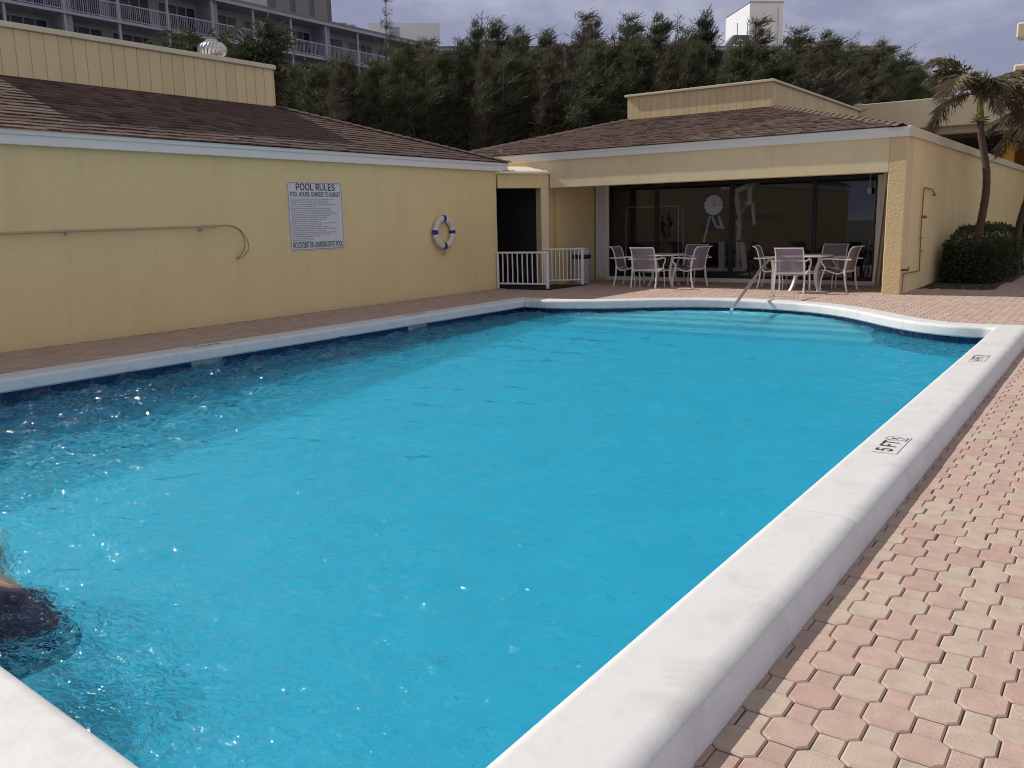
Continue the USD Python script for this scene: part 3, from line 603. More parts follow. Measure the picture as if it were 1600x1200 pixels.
a0, a1 = pc0+pn*.02, pc1+pn*.02
for i in range(na):
    t0, t1 = i/na, (i+.5)/na, ; t2 = (i+1)/na
    v = []
    for t, dz in ((t0, 0), (t1, .028), (t2, 0)):
        p = a0+(a1-a0)*t; v += [p+pn*.01+[0, 0, 2.66+dz], p-pn*.55+[0, 0, 2.80+dz]]
    aw.add(v, [[0, 1, 3, 2], [2, 3, 5, 4]])
obj('corrugated_awning', aw, 'awning_sheet', B, label='small pale corrugated awning over the passage')
obj('awning_gutter', MB().obox(pc0+pd*pl/2+pn*.045+[0, 0, 2.645], pd*(pl/2), pn*.03, (0, 0, .022), .006), 'trim_white', B)
# roof
HX0, HX1, HY, HZ0, HZ1 = -11.3, -7.4, 21.5, 4.125, 4.70
e0, e1 = (-15.2, BY-0.09, ZF1+.012), (BXR-0.10, BY-0.09, ZF1+.012)
obj('roof_deck', MB().add([e0, e1, (HX1, HY, HZ0), (HX0, HY, HZ0)], [[0, 1, 2, 3]]).add([e1, (BXR-.1, 34, ZF1+.012), (HX1, 29.6, HZ0), (HX1, HY, HZ0)], [[0, 1, 2, 3]]).add([(-15.2, 34, ZF1+.012), e0, (HX0, HY, HZ0), (HX0, 29.6, HZ0)], [[0, 1, 2, 3]]).add([(BXR-.1, 34, ZF1+.012), (-15.2, 34, ZF1+.012), (HX0, 29.6, HZ0), (HX1, 29.6, HZ0)], [[0, 1, 2, 3]]), 'roof_deck', B)
tabs = shingle_face(B, [e0, e1, (HX1, HY, HZ0), (HX0, HY, HZ0)], None, tab=.28)
tabs += shingle_face(B, [e1, (BXR-.1, 30, ZF1+.012), (HX1, 27.0, HZ0), (HX1, HY, HZ0)], None, tab=.33)
put_shingles(B, tabs, 290)
hip_caps(B, e1, (HX1, HY, HZ0), 22); hip_caps(B, e0, (HX0, HY, HZ0), 22)
obj('roof_box', MB().box((HX0+.012, HY+.012, HZ0-.3), (HX1-.012, 29.6, HZ1-.002)), 'siding_yellow', B)
x = HX0
while x < HX1-.02:
    x2 = min(HX1, x+0.178); obj('siding_board', MB().box((x+.004, HY, HZ0-.25), (x2-.004, HY+.0115, HZ1-.003), .002), 'siding_yellow', B); x = x2
y = HY+.012
while y < 29.5:
    y2 = min(29.6, y+.3); obj('siding_board', MB().box((HX1-.0115, y+.004, HZ0-.25), (HX1, y2-.004, HZ1-.003), .002), 'siding_yellow', B); y = y2
obj('box_cap', MB().box((HX0-.06, HY-.06, HZ1), (HX1+.06, 29.7, HZ1+.06), .008), 'trim_cream', B)
pp = Zp(767, 243, 3.13); obj('vent_pipe', MB().tube([(pp[0], BY+.25, 3.05), (pp[0], BY+.25, 3.30)], .022, 10), 'galvanized', B, label='thin grey vent pipe standing on the roof edge')
# gym room behind the glass
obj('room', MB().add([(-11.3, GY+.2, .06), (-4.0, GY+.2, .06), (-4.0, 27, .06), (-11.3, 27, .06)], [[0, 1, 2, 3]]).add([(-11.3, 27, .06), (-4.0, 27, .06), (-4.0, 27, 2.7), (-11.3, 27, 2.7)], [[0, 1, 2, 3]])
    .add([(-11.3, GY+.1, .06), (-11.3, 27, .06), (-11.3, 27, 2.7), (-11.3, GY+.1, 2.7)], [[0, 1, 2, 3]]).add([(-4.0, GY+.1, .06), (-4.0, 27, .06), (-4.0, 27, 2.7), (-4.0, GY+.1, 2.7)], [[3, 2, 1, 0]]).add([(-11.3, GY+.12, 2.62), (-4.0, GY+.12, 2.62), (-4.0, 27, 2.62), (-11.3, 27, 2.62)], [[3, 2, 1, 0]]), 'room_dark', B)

# ------------------------------------------------------------------ things in the gym
def tb(pxs, Y, r, m=None, n=8): return (m or MB()).tube([Yp(a, b_, Y) for a, b_ in pxs], r, n)
ck = thing('wall_clock', 'round white clock hanging behind the pavilion glass at quarter past twelve', 'clock', Yp(1115, 320.5, GY+.16))
th = np.linspace(0, 2*math.pi, 41)[:-1]; R = .235
disc = Polygon(np.c_[R*np.cos(th), R*np.sin(th)]); TC = rot_to(np.array([1, 0, 0.]), np.array([0, 0, 1.]), np.array([0, -1, 0.]), np.zeros(3))
obj('dial', MB().prism(disc, -.02, .004, TC), 'clock_face', ck)
obj('rim', MB().prism(disc.buffer(.014).difference(disc.buffer(-.002)), -.024, .012, TC), 'frame_dark', ck)
m = MB()
for k in range(12):
    a = k*math.pi/6; L_ = .022; c = np.array([.19*math.sin(a), -.0052, .19*math.cos(a)]); m.obox(c, np.array([math.sin(a), 0, math.cos(a)])*L_, np.array([math.cos(a), 0, -math.sin(a)])*.007, (0, .001, 0))
obj('hour_marks', m, 'ink', ck)
for nm, ang, L_, wv in (('hour_hand', 7, .115, .008), ('minute_hand', 88, .175, .0055)):
    a = math.radians(ang); d = np.array([math.sin(a), 0, math.cos(a)]); obj(nm, MB().obox(d*L_*.42+[0, -.008 if nm[0] == 'h' else -.0105, 0], d*L_*.58, np.cross(d, [0, 1, 0])*wv, (0, .001, 0)), 'ink', ck)
obj('cord', MB().tube([(0, .0, R), (0, 0, 2.6-Yp(1115, 320.5, GY+.16)[2])], .004, 5), 'frame_dark', ck)
lr = thing('luggage_rack', 'tall thin metal rail rack standing in the dark gym left of the clock', 'rack', (0, 0, 0))
for Yr in (21.4, 22.1):
    dx = 0 if Yr < 22 else 14
    obj('frame', tb([(978+dx*.6, 420), (978+dx*.6, 330), (982+dx*.6, 324), (1056+dx*.5, 322), (1060+dx*.5, 326), (1060+dx*.5, 420)], Yr, .014), 'machine_white', lr, smooth=40)
obj('base', MB().box((Yp(976, 400, 21.4)[0], 21.35, .06), (Yp(1064, 400, 21.4)[0], 22.2, .2), .02), 'room_floor', lr)
gm = thing('exercise_machine', 'white multi arm exercise machine standing behind the glass by the clock', 'exercise machine', (0, 0, 0))
YM = 21.6
def bar(name, pxs, wd=.045, y=YM):
    P = [Yp(a, b_, y) for a, b_ in pxs]; m = MB()
    for p, q in zip(P[:-1], P[1:]):
        d = q-p; L_ = np.linalg.norm(d); d /= L_; s = np.cross(d, [0, 1, 0]); m.obox((p+q)/2, d*(L_/2+wd*.4), s*wd*.9, (0, wd*.8, 0), .008)
    return obj(name, m, 'machine_white', gm)
bar('top_beam', [(1143, 302), (1190, 281)], .06); bar('upright', [(1150, 301), (1156, 340), (1153, 420)], .06); bar('upright', [(1172, 290), (1172, 315)], .06)
bar('cross_bar', [(1128, 294), (1145, 294)], .04); bar('press_arm', [(1155, 335), (1166, 318), (1176, 318), (1179, 350)], .045); bar('press_arm', [(1152, 352), (1158, 330), (1166, 318)], .045)
bar('handle', [(1113, 338), (1119, 354), (1131, 356)], .035, 21.2); bar('handle', [(1123, 338), (1128, 354)], .035, 21.2); bar('cable_stay', [(1109, 338), (1100, 378)], .03, 21.2); bar('foot_frame', [(1105, 421), (1165, 421)], .05); bar('weight_stack_frame', [(1128, 380), (1128, 421)], .08); bar('seat_post', [(1160, 378), (1164, 418)], .07, 21.0)
obj('seat_pad', MB().box(Yp(1160, 376, 21.0)-[.1, .15, .03], Yp(1186, 376, 21.0)+[.05, .15, .03], .02), 'navy_cloth', gm)
sw = thing('hanging_switch_box', 'small grey box on a thin cord hanging at the right end of the porch glass', 'switch box', Yp(1358.5, 298, GY-.1))
obj('box', MB().box((-.045, -.025, -.06), (.045, .025, .06), .008), 'bin_white', sw); obj('cord', MB().tube([(.0, 0, .06), (.01, 0, .36)], .008, 6), 'bin_white', sw)

# ------------------------------------------------------------------ railings, mat, bin
def railing(label, p0, p1, h, nb=9):
    p0, p1 = np.array(p0, float), np.array(p1, float); d = p1-p0; L_ = np.linalg.norm(d); d /= L_; n = np.array([-d[1], d[0], 0])
    t = thing('ramp_railing', label, 'railing', p0, group='white railings beside the passage'); up = np.array([0, 0, 1.])
    obj('top_rail', MB().obox(d*L_/2+up*(h-.02), d*(L_/2+.03), n*.025, up*.02, .006), 'paint_white', t)
    obj('bottom_rail', MB().obox(d*L_/2+up*.12, d*(L_/2-.021), n*.018, up*.018, .005), 'paint_white', t)
    for q in (0.0, L_): obj('post', MB().obox(d*q+up*(h/2-.0205), d*.02 if q == 0 else d*.032, n*.022, up*(h/2-.0205), .004), 'paint_white', t)
    for k in range(nb):
        q = L_*(k+1)/(nb+1); obj('baluster', MB().obox(d*q+up*(.1385+(h-.04-.1385)/2), d*.011, n*.011, up*((h-.04-.1385)/2-.001)), 'paint_white', t)
r1a, r1b = Zp(790.5, 447, 0), Zp(856, 452, 0)
r1a = np.array([AX0+.05, 16.45, 0])
railing('white baluster railing fixed to the end of the left wall', r1a, r1b, .85)
r2b = Zp(910, 444.5, 0); r2a = np.array([BXL+.03, BY-.14, 0]); r2a = Zp(851, 446, 0)
railing('white baluster railing standing in front of the trash bin', r2a, r2b, .88)
rm = [Zp(793, 452), Zp(858, 453.5), Zp(919, 445.2), np.array([BXL-.02, BY-.08, 0]), np.array([-13.6, 17.7, 0]), np.array([-13.6, 16.6, 0]), np.array([-12.0, 16.6, 0])]
obj('ramp_mat', MB().prism(Polygon([p[:2] for p in rm]).buffer(0), .004, .016), 'mat_black', label='black rubber mat lying between the two white railings', cat='mat')
bp = Zp(904, 443.5, 0); bp[1] += .25; bp[0] -= .06
tbn = thing('trash_bin', 'pale round trash bin with a black band beside the folded shutters', 'trash bin', bp)
def lathe(pr, n=24):
    m = MB(); th = np.arange(n)*2*math.pi/n; v = np.array([[r*math.cos(a), r*math.sin(a), z] for r, z in pr for a in th]); K = len(pr)
    return m.add(v, [[k*n+j, k*n+(j+1) % n, (k+1)*n+(j+1) % n, (k+1)*n+j] for k in range(K-1) for j in range(n)])
obj('body', lathe([(0.001, 0), (.2, 0), (.215, .02), (.225, .60)]), 'bin_white', tbn, smooth=40)
obj('band', lathe([(.2251, .598), (.232, .60), (.232, .70), (.2251, .702)]), 'black', tbn, smooth=40)
obj('lid', lathe([(.225, .70), (.24, .705), (.24, .78), (.20, .86), (.10, .90), (.001, .905)]), 'bin_white', tbn, smooth=40)

# ------------------------------------------------------------------ wall sign, life ring, pole
WX = AX0
sg_c = np.array([WX, 11.01, 1.71]); SW, SH = 1.29, 1.195
sg = thing('pool_rules_sign', 'white pool rules sign with black lettering on the yellow wall', 'sign', sg_c)
U, UPV, NV = np.array([0, 1., 0]), np.array([0, 0, 1.]), np.array([1., 0, 0])
TS = rot_to(U, UPV, NV, np.zeros(3))
rr = lambda w_, h_, r_: sbox(-w_/2+r_, -h_/2+r_, w_/2-r_, h_/2-r_).buffer(r_)
obj('board', MB().prism(rr(SW, SH, .05), .001, .008, TS), 'sign_face', sg)
obj('border', MB().prism(rr(SW-.025, SH-.025, .045).difference(rr(SW-.045, SH-.045, .037)), .008, .0095, TS), 'sign_line', sg)
def line(mb, s, h, zc, wfit):
    w0 = text_w(s, h); sq = wfit/w0; flat_text(mb, s, h, U*(-wfit/2)+UPV*zc+NV*.008, U, UPV, .0015, True, sq)
m = MB(); line(m, 'POOL RULES', .112, .455, .92); obj('heading', m, 'ink', sg)
m = MB(); line(m, 'POOL HOURS: SUNRISE TO SUNSET', .078, .345, 1.19); obj('hours_line', m, 'ink', sg)
m = MB(); line(m, 'NO DIVING OR JUMPING INTO POOL', .095, -.55, 1.19); obj('warning_line', m, 'ink', sg)
m = MB(); lr_ = np.random.default_rng(11)
wd_lines = [1.04, .92, .88, 1.06, .56, .92, .94, 1.02, 1.1, .92, .82, .78, .68, 1.05, .70, .86, 1.06, .78, 1.04, .9, .66, .44, .48, .4]
for k, wl in enumerate(wd_lines):
    z = .30-k*.0325; x = -SW/2+.06
    x_end = x+wl
    while x < x_end:
        wl_ = lr_.uniform(.02, .075)
        q = x
        while q < min(x+wl_, x_end):
            g = lr_.uniform(.004, .008); hh = lr_.choice([.0075, .0095, .006]); m.box((.008, q, z-hh), (.0092, q+g, z+hh)); q += g+.0042
        x += wl_+.014
obj('fine_print', m, 'ink_soft', sg, label='two dozen lines of rules too small to read', kind='stuff')

lg = thing('life_ring', 'cream life ring with blue bands hanging on the yellow wall', 'life ring', (WX, 14.515, 1.345))
def torus_seg(a0, a1, R_, r_, n=40, k=14):
    aa = np.linspace(a0, a1, n); m = MB(); v = np.array([[.062+r_*.8*math.sin(q), (R_+r_*math.cos(q))*math.cos(a), (R_+r_*math.cos(q))*math.sin(a)] for a in aa for q in np.linspace(0, 2*math.pi, k, endpoint=False)])
    return m.add(v, [[i*k+j, i*k+(j+1) % k, (i+1)*k+(j+1) % k, (i+1)*k+j] for i in range(n-1) for j in range(k)])
obj('ring', torus_seg(0, 2*math.pi, .285, .07, 56), 'ring_white', lg, smooth=True)
for a in (0, 90, 180, 270):
    obj('blue_band', torus_seg(math.radians(a-8.5), math.radians(a+8.5), .285, .0725, 8), 'ring_blue', lg, smooth=True)
    if a != 270:
        for s in (-1, 1): obj('white_band', torus_seg(math.radians(a+s*13-3.5), math.radians(a+s*13+3.5), .285, .0715, 5), 'paint_white', lg, smooth=True)
rp = [(.07+.02*math.sin(3*a), (.368+.012*math.sin(2*a))*math.cos(a), (.368+.012*math.sin(2*a))*math.sin(a)) for a in np.linspace(math.pi*1.02, math.pi*1.98, 30)]
obj('grab_rope', MB().tube(rp, .008, 6), 'rope', lg, smooth=True)
obj('tail_rope', MB().tube(spline([(.06, .0, -.35), (.07, .03, -.40), (.06, -.02, -.46), (.05, .03, -.44), (.05, .0, -.50)], 16), .008, 6), 'rope', lg, smooth=True)
obj('hook', MB().tube([(.0, 0, .30), (.06, 0, .30), (.075, 0, .33)], .008, 6), 'galvanized', lg)

pz = lambda x, y, dx=.05: Xp(x, y, WX+dx)
pl_ = thing('shepherds_hook_pole', 'long tan rescue pole with a curved hook hung along the left wall', 'rescue pole', (0, 0, 0))
pa, pb = pz(0, 365), pz(332, 353.5); d = (pb-pa)/np.linalg.norm(pb-pa)
obj('pole', MB().tube([pa-d*3, pb], .017, 10), 'pole_tan', pl_, smooth=40)
obj('clamp', MB().tube([pb, pb+d*.09], .022, 10), 'pole_tan', pl_, smooth=40)
hk = spline([pz(340, 353), pz(360, 353), pz(372, 358), pz(381, 371), pz(383, 384), pz(378, 396), pz(369, 404)], 26)
hk2 = spline([pz(362, 353.5), pz(375, 361), pz(384, 374), pz(387, 386), pz(382, 397), pz(369, 404.5)], 24) + [0.03, 0, 0]
obj('hook', MB().tube(hk, .0075, 6).tube(hk2, .0065, 6), 'rust_pipe', pl_, smooth=True)
for yb_ in (6.4, 8.55): obj('bracket', MB().box((WX, yb_-.02, 1.50), (WX+.075, yb_+.02, 1.53), .003).box((WX+.068, yb_-.02, 1.5305), (WX+.075, yb_+.02, 1.57)), 'pole_tan', pl_)

# ------------------------------------------------------------------ shower pipe on the right wall
SXW = BXR+.035
sh = thing('outdoor_shower', 'rusty brown shower pipe with valve on the right yellow wall', 'shower', (0, 0, 0))
sx = lambda x, y: Xp(x, y, SXW)
obj('riser', MB().tube([sx(1436.5, 423), sx(1439, 360), sx(1443, 305)], .012, 8), 'rust_pipe', sh, smooth=40)
obj('shower_arm', MB().tube(spline([sx(1443, 305), sx(1444, 297), sx(1450, 294.5), sx(1457, 296), sx(1460, 302)], 16), .012, 8), 'rust_pipe', sh, smooth=40)
obj('shower_head', MB().tube([sx(1460, 302), sx(1460.6, 304.5)], [.014, .035], 10), 'rust_pipe', sh)
obj('supply_pipe', MB().tube([sx(1408.5, 459), sx(1411.5, 428), sx(1436.5, 423)], .012, 8), 'rust_pipe', sh, smooth=40)
obj('valve', MB().tube([sx(1442.3, 339)-[.02, 0, 0], sx(1442.3, 339)+[.06, 0, 0]], .03, 10).obox(sx(1442.3, 339)+[.065, 0, 0], (.008, 0, 0), (0, .05, 0), (0, 0, .012)), 'rust_pipe', sh)
obj('tap', MB().tube([sx(1411.5, 422)-[.03, 0, 0], sx(1411.5, 422)+[.09, 0, 0]], .022, 8).obox(sx(1411.5, 420)+[.09, 0, .02], (.01, 0, 0), (0, .045, 0), (0, 0, .014)), 'rust', sh)
for yy in (372, 392): obj('pipe_clip', MB().obox(sx(1440, yy), (.03, 0, 0), (0, .05, 0), (0, 0, .008)), 'rust_pipe', sh)

# ------------------------------------------------------------------ pool handrail
hb = Zp(1206, 463.5, .0); hbx = hb[0]
hr = thing('pool_handrail', 'bent stainless steel handrail leading down the pool steps', 'handrail', (0, 0, 0))
ht = Yp(1205, 405, hb[1]); wend = Zp(1138, 497, WATER); wknee = Zp(1144, 482, .14)
top_z = ht[2]
pth = [hb, (hbx, hb[1], top_z-.12), (hbx-.005, hb[1]-.03, top_z-.02), (hbx-.015, hb[1]-.12, top_z+.01), (hbx-.03, hb[1]-.26, top_z-.03)]
kn = np.array([wknee[0], wknee[1], wknee[2]])
pth += [np.array(pth[-1])+(kn-np.array(pth[-1]))*t for t in (.12, .5, .92)] + [kn, kn+(wend-kn)*.25+[0, 0, -.02], wend, wend+[0, 0, -.3]]
P_ = np.array([np.array(q, float) for q in pth])
fine = []
for i in range(len(P_)-1): fine += [P_[i]+(P_[i+1]-P_[i])*t for t in np.linspace(0, 1, 5)[:-1]]
fine.append(P_[-1]); fine = np.array(fine)
for _ in range(2): fine[1:-1] = (fine[:-2]+fine[1:-1]*2+fine[2:])/4
obj('rail', MB().tube(fine, .024, 12), 'steel', hr, smooth=40)
obj('escutcheon', lathe([(.001, .03), (.03, .03), (.06, .012), (.062, .0)]).get().apply_translation(hb+[0, 0, .001]), 'steel', hr, smooth=40)

# ------------------------------------------------------------------ tables and chairs
def make_chair(label, loc, rz):
    t = thing('patio_chair', label, 'chair', loc, rz, 'white sling patio chairs')
    # local: faces +y, x to the side; side-rail profile (y, z)
    prof_ = spline([(-.40, .90), (-.345, .875), (-.30, .80), (-.265, .66), (-.235, .52), (-.20, .415), (-.13, .365), (-.03, .365), (.10, .405), (.20, .425), (.255, .415)], 34)
    for s in (-1, 1):
        obj('side_rail', MB().tube([(s*.27, y, z) for y, z in prof_], .014, 8), 'furniture_white', t, smooth=40)
        arm = spline([(-.36, .645), (-.20, .645), (.0, .655), (.17, .655), (.245, .625), (.225, .56), (.17, .47), (.19, .40), (.235, .25), (.245, .0)], 34)
        sx_ = [s*(.30 + (.0 if i > 18 else .012)) for i in range(34)]
        obj('arm_and_front_leg', MB().tube([(sx_[i], arm[i][0], arm[i][1]) for i in range(34)], [.016]*16+[.014]*18, 8), 'furniture_white', t, smooth=40)
        obj('leg', MB().tube(spline([(s*.285, -.245, .66), (s*.287, -.225, .45), (s*.29, -.235, .25), (s*.295, -.29, .0)], 12), [.012]*4+[.018]*8, 8), 'furniture_white', t, smooth=40)
    nC = 7; v = []
    for y, z in prof_[1:]:
        for k in range(nC):
            xx_ = -.262+.524*k/(nC-1); sag = .018*(1-(2*k/(nC-1)-1)**2); v.append((xx_, y-(sag if z > .42 else 0), z-(sag if z <= .42 else 0)))
    obj('sling', MB().add(v, [[i*nC+j, i*nC+j+1, (i+1)*nC+j+1, (i+1)*nC+j] for i in range(len(prof_)-2) for j in range(nC-1)]), 'sling_mauve', t, smooth=True)
    obj('top_bar', MB().tube([(-.27, -.40, .897), (.27, -.40, .897)], .010, 8), 'furniture_white', t)
    obj('back_bar', MB().tube([(-.285, -.265, .645), (.285, -.265, .645)], .010, 8), 'furniture_white', t)
    obj('seat_bar', MB().tube([(-.28, -.215, .40), (.28, -.215, .40)], .017, 8), 'furniture_white', t)
    obj('front_bar', MB().tube([(-.29, .20, .36), (.29, .20, .36)], .010, 8), 'furniture_white', t)
    return t
def make_table(label, loc, rz):
    t = thing('patio_table', label, 'table', loc, rz, 'round white patio tables')
    obj('tabletop', lathe([(.001, .722), (.50, .722), (.525, .716), (.53, .705), (.52, .695), (.49, .692), (.001, .69)], 40), 'furniture_white', t, smooth=35)
    for k in range(4):
        a = math.radians(45+90*k); ca, sa = math.cos(a), math.sin(a)
        pr = spline([(.40, .69), (.36, .55), (.29, .38), (.30, .20), (.40, .0)], 14)
        m = MB()
        v = []
        for r_, z in pr:
            for dr, dt in ((-.012, -.03), (.012, -.03), (.012, .03), (-.012, .03)): v.append(((r_+dr)*ca-dt*sa, (r_+dr)*sa+dt*ca, z))
        f = [[i*4+j, i*4+(j+1) % 4, (i+1)*4+(j+1) % 4, (i+1)*4+j] for i in range(13) for j in range(4)]
        obj('leg', m.add(v, np.array(f)[:, ::-1]), 'furniture_white', t)
    obj('ring', MB().tube([(.29*math.cos(a), .29*math.sin(a), .36) for a in np.linspace(0, 2*math.pi, 25)], .012, 6), 'furniture_white', t, smooth=40)
    return t
T1, T2 = (-8.78, 18.52), (-5.48, 18.34)
t1 = make_table('round white patio table in front of the clock, nearer the railings', (*T1, 0), .15)
copy_of(t1, (*T2, 0), .2, 'round white patio table nearer the right pillar')
c1 = make_chair('white sling chair seen from behind at the left patio table', (-8.86, 17.86, 0), math.radians(4))
for x, y, a, lb in ((-9.60, 18.40, -84, 'white sling chair on the left of the left patio table'), (-8.10, 18.42, 80, 'white sling chair facing left at the left patio table'), (-8.50, 19.28, 172, 'white sling chair on the far side of the left patio table against the glass'),
                    (-5.55, 17.66, 5, 'white sling chair seen from behind at the right patio table beside the handrail'), (-6.28, 18.68, -80, 'white sling chair behind the handrail on the left of the right table'), (-4.83, 18.38, 84, 'white sling chair facing left beside the right pillar'), (-5.28, 19.22, 170, 'white sling chair on the far side of the right patio table')):
    copy_of(c1, (x, y, 0), math.radians(a), lb)

# ------------------------------------------------------------------ swimmer
def person():
    t = thing('person', 'person in navy swimwear floating at the left edge of the pool', 'person', (-4.34, 1.67, WATER-.085), math.radians(-10))
    J = dict(head=(-.80, .06, .02, .10), neck=(-.62, .04, .03, .062), chest=(-.42, .02, .02, .145), chl=(-.44, .15, .01, .10), chr=(-.44, -.13, .0, .10), waist=(-.14, .0, .01, .135), hip=(.08, .0, -.02, .145), hl=(.10, .10, -.04, .11), hr=(.10, -.10, -.05, .11),
             kl=(.46, .17, -.16, .068), kr=(.40, -.22, -.24, .068), al=(.06, .15, -.29, .045), ar=(.03, -.18, -.31, .045), fl=(-.05, .15, -.28, .03), fr=(-.09, -.18, -.30, .03),
             el=(-.78, .27, -.04, .046), er=(-.78, -.22, -.06, .046), wl=(-1.04, .22, -.06, .032), wr=(-1.04, -.16, -.08, .032))
    def hull(a, b_):
        ps = []
        for k in (a, b_):
            x, y, z, r = J[k]; ps.append(m3.Manifold.sphere(r, 24).translate((x, y, z)))
        return m3.Manifold.batch_hull(ps)
    bones = [('head', 'neck'), ('neck', 'chest'), ('chest', 'chl'), ('chest', 'chr'), ('chest', 'waist'), ('chl', 'waist'), ('chr', 'waist'), ('waist', 'hip'), ('hip', 'hl'), ('hip', 'hr'), ('waist', 'hl'), ('waist', 'hr'), ('hl', 'kl'), ('hr', 'kr'), ('kl', 'al'), ('kr', 'ar'), ('al', 'fl'), ('ar', 'fr'), ('chl', 'el'), ('chr', 'er'), ('el', 'wl'), ('er', 'wr')]
    body = m3.Manifold()
    for a, b_ in bones: body = body + hull(a, b_)
    for s, wn in ((1, 'wl'), (-1, 'wr')):
        x, y, z, r = J[wn]
        palm = m3.Manifold.batch_hull([m3.Manifold.sphere(.022, 14).translate((x-.03, y, z)), m3.Manifold.sphere(.017, 14).translate((x-.095, y+.03, z)), m3.Manifold.sphere(.017, 14).translate((x-.095, y-.03, z))]); body = body + palm
        for k, (dy, L_) in enumerate(((.033, .062), (.012, .075), (-.011, .07), (-.033, .055))):
            a0 = np.array([x-.09, y+dy, z]); a1 = a0+[-L_*.55, dy*.15, -.006]; a2 = a1+[-L_*.45, dy*.1, -.018]
            for p, q in ((a0, a1), (a1, a2)): body = body + m3.Manifold.batch_hull([m3.Manifold.sphere(.0095, 10).translate(tuple(p)), m3.Manifold.sphere(.008, 10).translate(tuple(q))])
        body = body + m3.Manifold.batch_hull([m3.Manifold.sphere(.012, 10).translate((x-.03, y-s*.02, z)), m3.Manifold.sphere(.009, 10).translate((x-.085, y-s*.065, z-.01))])
    body = body.refine_to_length(.025); me = body.to_mesh(); tm = trimesh.Trimesh(me.vert_properties[:, :3], me.tri_verts); trimesh.smoothing.filter_taubin(tm, iterations=12)
    obj('body', tm, 'skin', t, smooth=True)
    suit = m3.Manifold()
    JJ = dict(J)
    for k in ('waist', 'hip', 'hl', 'hr', 'kl', 'kr', 'chest', 'chl', 'chr'): JJ[k] = (*J[k][:3], J[k][3]+.022)
    JJ['hip'] = (.22, 0, -.02, .150); JJ['hl'] = (.22, .11, -.05, .125); JJ['hr'] = (.22, -.11, -.06, .125); JJ['kl'] = (.44, .20, -.12, .105); JJ['kr'] = (.40, -.24, -.18, .11)
    def h2(*ks): return m3.Manifold.batch_hull([m3.Manifold.sphere(JJ[k][3], 24).translate(JJ[k][:3]) for k in ks])
    suit = h2('hip', 'hl', 'hr') + h2('hl', 'hr', 'kl', 'kr')
    suit = suit.refine_to_length(.03); me = suit.to_mesh(); tm = trimesh.Trimesh(me.vert_properties[:, :3], me.tri_verts); trimesh.smoothing.filter_taubin(tm, iterations=10)
    v = tm.vertices; tm.vertices = v + tm.vertex_normals*(.075*(meshkit.fbm(v*8, 3, 4)-.5))[:, None]
    obj('swim_shorts', tm, 'navy_cloth', t, smooth=True)
    hd = m3.Manifold.sphere(.108, 32).scale((1.05, .95, .95)).translate((-.80, .06, .045)); hd = hd.trim_by_plane((0, 0, 1), .02)
    me = hd.refine_to_length(.03).to_mesh(); obj('hair', trimesh.Trimesh(me.vert_properties[:, :3], me.tri_verts), 'hair', t, smooth=40)
    return t
person()

